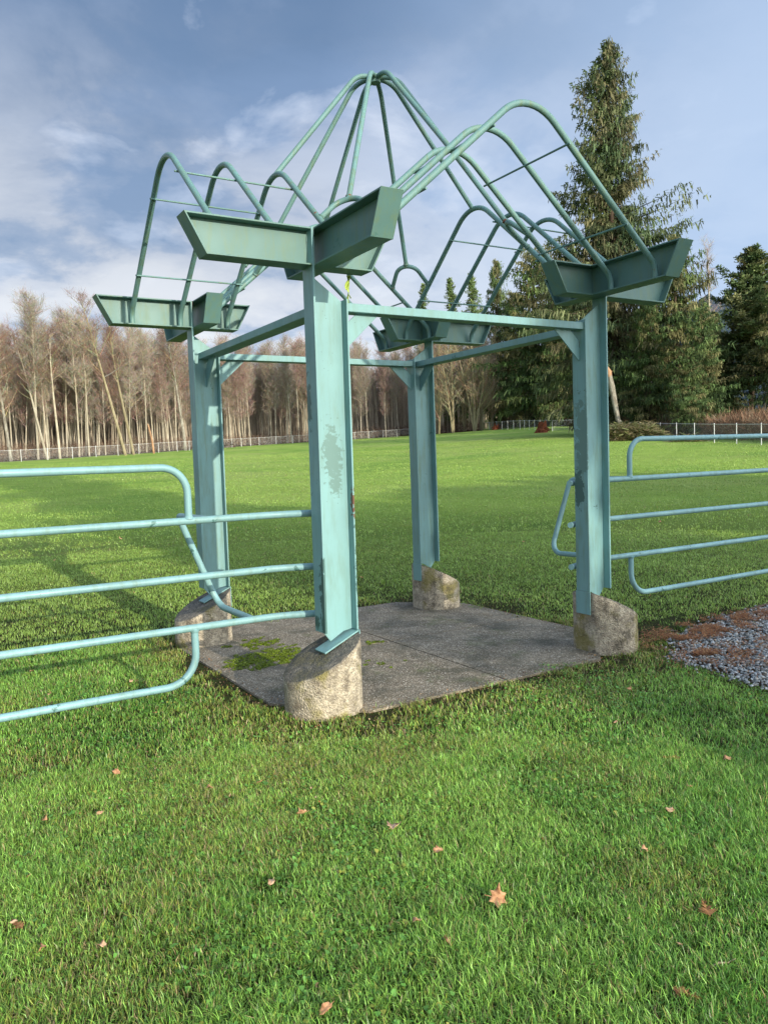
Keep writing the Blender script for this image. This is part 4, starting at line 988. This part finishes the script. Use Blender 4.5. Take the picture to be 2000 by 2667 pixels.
# ------------------------------------------------------------------ conifers
def conifer(seed, h, rmax, nb=230, style='spruce', z0=.08, gap=.12, cols=((.060, .085, .024), (.10, .115, .034), (.13, .115, .045)), droop=.5, size=1.0, power=.8, r0=None, nodes=14):
    rnd = random.Random(seed)
    tr = MB(); r0 = r0 or h*.013
    tp = [Vector((.25*math.sin(i*.9+seed)*(i/8)*.6, .2*math.cos(i*1.1)*(i/8)*.6, h*i/8-.3*(i == 0))) for i in range(9)]
    tr.tube(tp, [r0*(1-i/8)**.8+.03 for i in range(9)], 9)
    V = []; Cc = []; cols = np.array(cols); G = rnd.gauss; U = rnd.uniform
    for k in range(nb):
        t_ = z0+(1-z0)*((k+rnd.random())/nb)**(.92 if style == 'spruce' else 1); z = h*t_*.985; up_ = max(0, t_)
        a = k*2.39996+G(0, .7)
        sect = 1+.24*math.sin(2*a+z*.38+seed)+.20*math.sin(3*a-z*.75+seed*2)+.12*math.sin(5*a+z*1.3)
        L = rmax*(1-t_)**power*sect*U(.55, 1.12)*(1 if rnd.random() > gap else .4)+.3
        if t_ < .26: L *= .42+.58*max(0, t_-.04)/.22
        f = t_*8; i = min(int(f), 7); c0 = tp[i].lerp(tp[i+1], f-i); ca, sa = math.cos(a), math.sin(a)
        el0 = ((-.25+1.25*up_**1.6) if style == 'spruce' else (.15+.45*up_))+G(0, .16); dr = droop*(1-.75*up_)*U(.6, 1.4)
        base = cols[rnd.randrange(len(cols))]*U(.65, 1.4); nn = max(4, int(nodes*(L/rmax)**.8*1.5)); bend_ = G(0, .25)
        P = lambda s_: (L*s_, L*bend_*s_*s_*.5, L*(math.sin(el0)*s_-dr*.6*s_*s_+dr*.45*s_**3.2))
        if L > .9:
            lp = []
            for s_ in (0, .3, .6, .95):
                px, py, pz = P(s_); lp.append(c0+Vector((ca*px-sa*py, sa*px+ca*py, pz)))
            tr.tube(lp, [max(.02, .011*L), max(.016, .008*L), .016, .008], 4, cap=False)
        for q in range(nn):
            s_ = (.14+.86*(q+rnd.random())/nn); w = (.25+L*.20)*(1-abs(s_-.5)*1.1); px, py, pz = P(s_); clump = U(.55, 1.5); nj = 4 if style == 'spruce' else 6
            cl = G(0, .6)*w
            for j in range(nj):
                lat = cl+G(0, .30)*w; ax_ = px+G(0, .12)
                bx = c0.x+ca*ax_-sa*(lat+py); by = c0.y+sa*ax_+ca*(lat+py); bz = c0.z+pz+G(0, .10)-abs(lat)*.15
                if style == 'spruce':
                    hl = (.22+.85*rnd.random()**1.6)*size*(.5+.5*(1-t_))*(1.2 if s_ > .4 else .8); ww = U(.045, .105)*size; th = U(0, 3.14); dx, dy = math.cos(th)*ww, math.sin(th)*ww
                    ox_, oy_ = (ca*.22+G(0, .16))*hl, (sa*.22+G(0, .16))*hl
                    V += [(bx-dx*.7, by-dy*.7, bz+.03), (bx+dx*.7, by+dy*.7, bz), (bx+ox_+dx, by+oy_+dy, bz-hl*.7), (bx+ox_*1.2-dx*.3, by+oy_*1.2-dy*.3, bz-hl)]
                    cxx = base*clump*U(.75, 1.25); Cc += [cxx*1.1]*2+[cxx*.9]*2
                    ol = U(.15, .42)*size; aa = a+G(0, 1.0); vx, vy = math.cos(aa)*ol, math.sin(aa)*ol; vz = G(.05, .12)*size; tx, ty = -math.sin(aa)*.05*size, math.cos(aa)*.05*size
                    V += [(bx-tx, by-ty, bz), (bx+tx, by+ty, bz+.05*size), (bx+vx+tx*.3, by+vy+ty*.3, bz+vz), (bx+vx-tx*.6, by+vy-ty*.6, bz+vz-.05)]
                    cxx = base*clump*U(.8, 1.5); Cc += [cxx]*4
                else:
                    for m_ in range(2):
                        d = Vector((G(0, 1), G(0, 1), G(.5, .8))).normalized(); s2 = d.cross(Vector((G(0, 1), G(0, 1), G(0, 1)))).normalized()*U(.045, .10)*size; l = U(.2, .5)*size
                        b = Vector((bx, by, bz)); V += [tuple(b-s2*.4), tuple(b+s2*.4), tuple(b+d*l+s2), tuple(b+d*l-s2)]
                        cxx = base*clump*U(.75, 1.35); Cc += [cxx]*4
    return tr, np.array([tuple(v) for v in V]), np.array(Cc)
def make_conifer(name, label, seed, group=None, bark_='dark_bark', **k):
    tr, V, Cc = conifer(seed, **k); r = empty(name, (0, 0, 0), label, 'tree', group)
    tr.build('trunk', M[bark_], r, smooth=True); fast_mesh('crown', V, np.arange(len(V)).reshape(-1, 4), M['foliage'], Cc, r); return r
SPC = ((.105, .135, .06), (.135, .15, .07), (.175, .16, .085), (.085, .12, .055))
GRN = ((.095, .15, .05), (.13, .175, .058), (.18, .17, .075), (.08, .125, .045))
big_sp = make_conifer('spruce_tree', 'tallest spruce with drooping brown green boughs behind the right post', 11, h=34.7, rmax=10.2, nb=600, z0=.05, gap=.32, cols=SPC, droop=.6, size=.88, power=.82, nodes=27)
big_sp.location = at(1612, 77); big_sp.rotation_euler = (0, R(-1.2), .4)
def place_con(o, u, v_top, d, h0, rz=0):
    p = at(u, d); vb = 1200-.0361*(u-1000)-(p.z-1.645)/d*FPX; h = (vb-v_top)/FPX*d; s_ = h/h0; o.location = p; o.scale = (s_*random.uniform(.95, 1.1), s_*random.uniform(.95, 1.1), s_); o.rotation_euler.z = rz; return o
GC2 = 'conifers beyond the field'
med = make_conifer('spruce_tree', 'green spruce with hanging boughs right of the tallest spruce', 12, GC2, h=20, rmax=5.8, nb=230, z0=.03, gap=.15, cols=GRN, droop=.7, size=.9, power=.6, nodes=18)
place_con(med, 1770, 672, 72, 20)
CN = [(1700, 800, 70, 'broad dark spruce filling the gap below the right post bolster'), (1835, 838, 66, 'low spruce in front of the thin leafless tree'), (1650, 850, 92, 'spruce standing deep behind the tallest trunk'),
      (1555, 800, 100, 'spruce half hidden behind the right post'), (1500, 745, 116, 'dark spruce left of the right post'), (1405, 690, 124, 'dense conifer rising above the tie beam'),
      (1310, 700, 138, 'narrow conifer at the left end of the dark group'), (1352, 780, 134, 'shorter conifer between the narrow one and the dense one'), (1455, 800, 120, 'drooping conifer above the corner fence'),
      (2040, 780, 70, 'spruce cut by the right picture edge'), (1900, 905, 74, 'low spruce under the rounded pine'), (1868, 850, 82, 'dark spruce standing behind the base of the thin leafless tree'), (1262, 930, 152, 'dark conifer low behind the twin stemmed maple'), (1200, 960, 150, 'dark conifer behind the middle bare maples'), (1140, 975, 156, 'dark conifer behind the maple nearest the back post'), (1800, 930, 64, 'bushy spruce right behind the right fence')]
for i, (u, vt, d, lab) in enumerate(CN):
    o = copy_tree(med, lab); place_con(o, u, vt, d, 20, random.uniform(0, 6.28))
    if u in (1310,): o.scale = (o.scale[0]*.55, o.scale[1]*.55, o.scale[2])
    elif u in (1405, 1455, 1500): o.scale = (o.scale[0]*1.15, o.scale[1]*1.15, o.scale[2])
fir = make_conifer('fir_tree', 'small distant fir seen left of the other two over the tie beam', 13, 'distant firs over the tie beam', h=26, rmax=5.4, nb=170, z0=.1, gap=.05, cols=((.13, .19, .07), (.17, .22, .08)), droop=.15, size=.9, power=1.05, nodes=10, style='pine')
place_con(fir, 1119, 752, 175, 26)
for u, vt, lab in ((1192, 738, 'middle one of three distant firs over the tie beam'), (1246, 726, 'broadest of three distant firs over the tie beam')):
    place_con(copy_tree(fir, lab), u, vt, 172, 26, random.random()*6)
pine = make_conifer('pine_tree', 'rounded dark pine with bare lower trunk near the right edge', 14, h=25, rmax=6.6, nb=190, z0=.24, gap=.1, cols=((.10, .15, .06), (.14, .18, .07), (.18, .18, .08)), droop=.1, size=1.05, power=.62, nodes=22, style='pine')
place_con(pine, 1962, 705, 74, 25)
pine.scale = (pine.scale[0]*1.15, pine.scale[1]*1.15, pine.scale[2])
# broken leaning trunk and torn boughs under the spruce
p = at(1590, 66.5); mb = MB()
def rel(u, v, d=66.5):
    az = YAW+math.atan((u-1000)/FPX); hv = 1200-.0361*(u-1000); return Vector((CAMP[0]+d*math.sin(az), CAMP[1]+d*math.cos(az), 1.645+(hv-v)/FPX*d))-p
mb.tube([rel(1628, 1118), rel(1614, 1095), rel(1606, 1050), rel(1600, 1015), rel(1594, 985)], [.16, .19, .22, .24, .20], 10); tr_ = mb
r_ = empty('broken_trunk', p, 'lichened snapped trunk with orange break leaning beside the tallest spruce', 'trunk')
mb.build('stem', M['grey_bark'], r_, smooth=True)
mb = MB(); mb.tube([rel(1596, 996), rel(1592, 978), rel(1588, 962)], [.20, .24, .02], 8); mb.tube([rel(1592, 990), rel(1602, 976)], [.12, .01], 6); mb.build('torn_end', M['orange_wood'], r_, smooth=True)
def bough_pile(u0, u1, d, n, hmax, label):
    x = rng.uniform(0, 1, n); az = YAW+np.arctan((u0+(u1-u0)*x-1000)/FPX); dd = d+rng.uniform(-2.2, 2.2, n); X = CAMP[0]+dd*np.sin(az); Y = CAMP[1]+dd*np.cos(az)
    prof = np.sin(np.pi*np.clip(x, .02, .98))**.6*(.5+.5*vnoise(X, Y, .8, 81)); Z = ground_z(X, Y)+rng.random(n)*hmax*prof
    V = np.zeros((n, 4, 3)); a = rng.uniform(0, 6.28, n); e = rng.uniform(-.4, .5, n); L = rng.uniform(.15, .7, n); w = rng.uniform(.01, .05, n)
    dv = np.stack([np.cos(a)*np.cos(e), np.sin(a)*np.cos(e), np.sin(e)], 1)*L[:, None]; sv = np.stack([-np.sin(a), np.cos(a), rng.normal(0, .5, n)], 1)*w[:, None]; b = np.stack([X, Y, Z], 1)
    V[:, 0] = b-sv; V[:, 1] = b+sv; V[:, 2] = b+dv+sv*.4; V[:, 3] = b+dv-sv*.4
    c = np.array([(.24, .26, .10), (.36, .30, .15), (.46, .36, .22), (.17, .20, .08)])[rng.integers(0, 4, n)]*rng.uniform(.6, 1.3, (n, 1))
    o = fast_mesh('fallen_boughs', V.reshape(-1, 3), np.arange(4*n).reshape(-1, 4), M['foliage'], np.repeat(c, 4, 0)); tag(o, label, 'boughs', kind='stuff')
bough_pile(1560, 1745, 63.5, 9000, 1.7, 'heap of torn conifer boughs on the lawn under the tallest spruce')
bough_pile(1745, 1850, 60, 900, .5, 'scattered torn twigs at the foot of the right fence')
# reddish stumps
def stump(u, d, w, h, label, seed, mat='red_wood'):
    rnd = random.Random(seed); p = at(u, d); n = 18; V = []; F = []; rows = 7
    for i in range(rows):
        t_ = i/(rows-1)
        for k in range(n):
            th = 2*math.pi*k/n; r = w*(1-.55*t_**.45)*(1+.22*math.sin(3*th+seed)+rnd.uniform(-.16, .16)); V.append((r*math.cos(th)*1.1+.12*t_, r*math.sin(th), -.1+h*t_*(.8+.3*math.sin(th*2+seed)*t_+rnd.uniform(-.1, .12))))
    for i in range(rows-1):
        for k in range(n): k2 = (k+1) % n; F.append((i*n+k, i*n+k2, (i+1)*n+k2, (i+1)*n+k))
    V.append((.1, 0, h*.6)); F += [((rows-1)*n+k, (rows-1)*n+(k+1) % n, len(V)-1) for k in range(n)]
    mb = MB(); mb.v = V; mb.f = F
    for k in range(9):
        a = rnd.uniform(0, 6.28); mb.tube([(w*.5*math.cos(a), w*.5*math.sin(a), h*rnd.uniform(.1, .6)), (w*1.25*math.cos(a), w*1.25*math.sin(a), h*rnd.uniform(0, .8))], [.09*w, .02*w], 5)
    o = mb.build('tree_stump', M[mat]); o.location = p; tag(o, label, 'stump', 'torn stumps round the field')
stump(1417, 90, .85, 1.25, 'large red brown torn stump on the lawn before the corner fence', 1)
stump(1298, 124, .75, 1.0, 'small red brown stump at the start of the corner fence', 2)
stump(603, 117, 1.0, 1.1, 'brown root stump behind the long fence between the two left posts', 3, 'dark_bark')

# ------------------------------------------------------------------ far ridge
def ridge():
    V = []; F = []; n = 90; m = 10
    for i in range(n):
        az = R(36+32*i/(n-1)); hp = 250+190*math.sin((i/(n-1))*2.3+.1)+18*math.sin(i*.55)+9*math.sin(i*1.7)
        for j in range(m):
            t_ = j/(m-1); d = 1500+900*t_; V.append((CAMP[0]+d*math.sin(az), CAMP[1]+d*math.cos(az), -30+hp*t_**.8))
    for i in range(n-1):
        for j in range(m-1): F.append((i*m+j, i*m+j+1, (i+1)*m+j+1, (i+1)*m+j))
    o = fast_mesh('hills', V, F, M['hill'], smooth=True); tag(o, kind='structure')
ridge()

# ------------------------------------------------------------------ trees behind the camera whose shade falls across the scene
shade = make_conifer('spruce_tree', 'spruce behind the viewpoint whose shade falls on the right post', 21, h=26, rmax=5.4, nb=240, z0=.25, gap=.08, cols=GRN, droop=.4, size=1.3, power=.8, nodes=13)
shade.location = (4.55, -30, 0); shade.rotation_euler.z = 1.0
hp = make_conifer('pine_tree', 'high crowned pine behind the viewpoint shading the middle lawn', 22, 'pines behind the viewpoint', h=17.2, rmax=4.6, nb=90, z0=.82, gap=.05, cols=GRN, droop=.1, size=1.6, power=.25, nodes=11, style='pine')
hp.location = (8.2, -50, 0)
for k, (x, y, s_) in enumerate(((-12.0, -48.5, .97), (13.5, -51, 1.03), (19, -49, 1.0), (-18.5, -50, .96))):
    o = copy_tree(hp, 'high crowned pine standing %s behind the viewpoint' % ('left', 'right', 'far right', 'far left')[k]); o.location = (x, y, 0); o.scale = (s_, s_, s_); o.rotation_euler.z = k*1.7
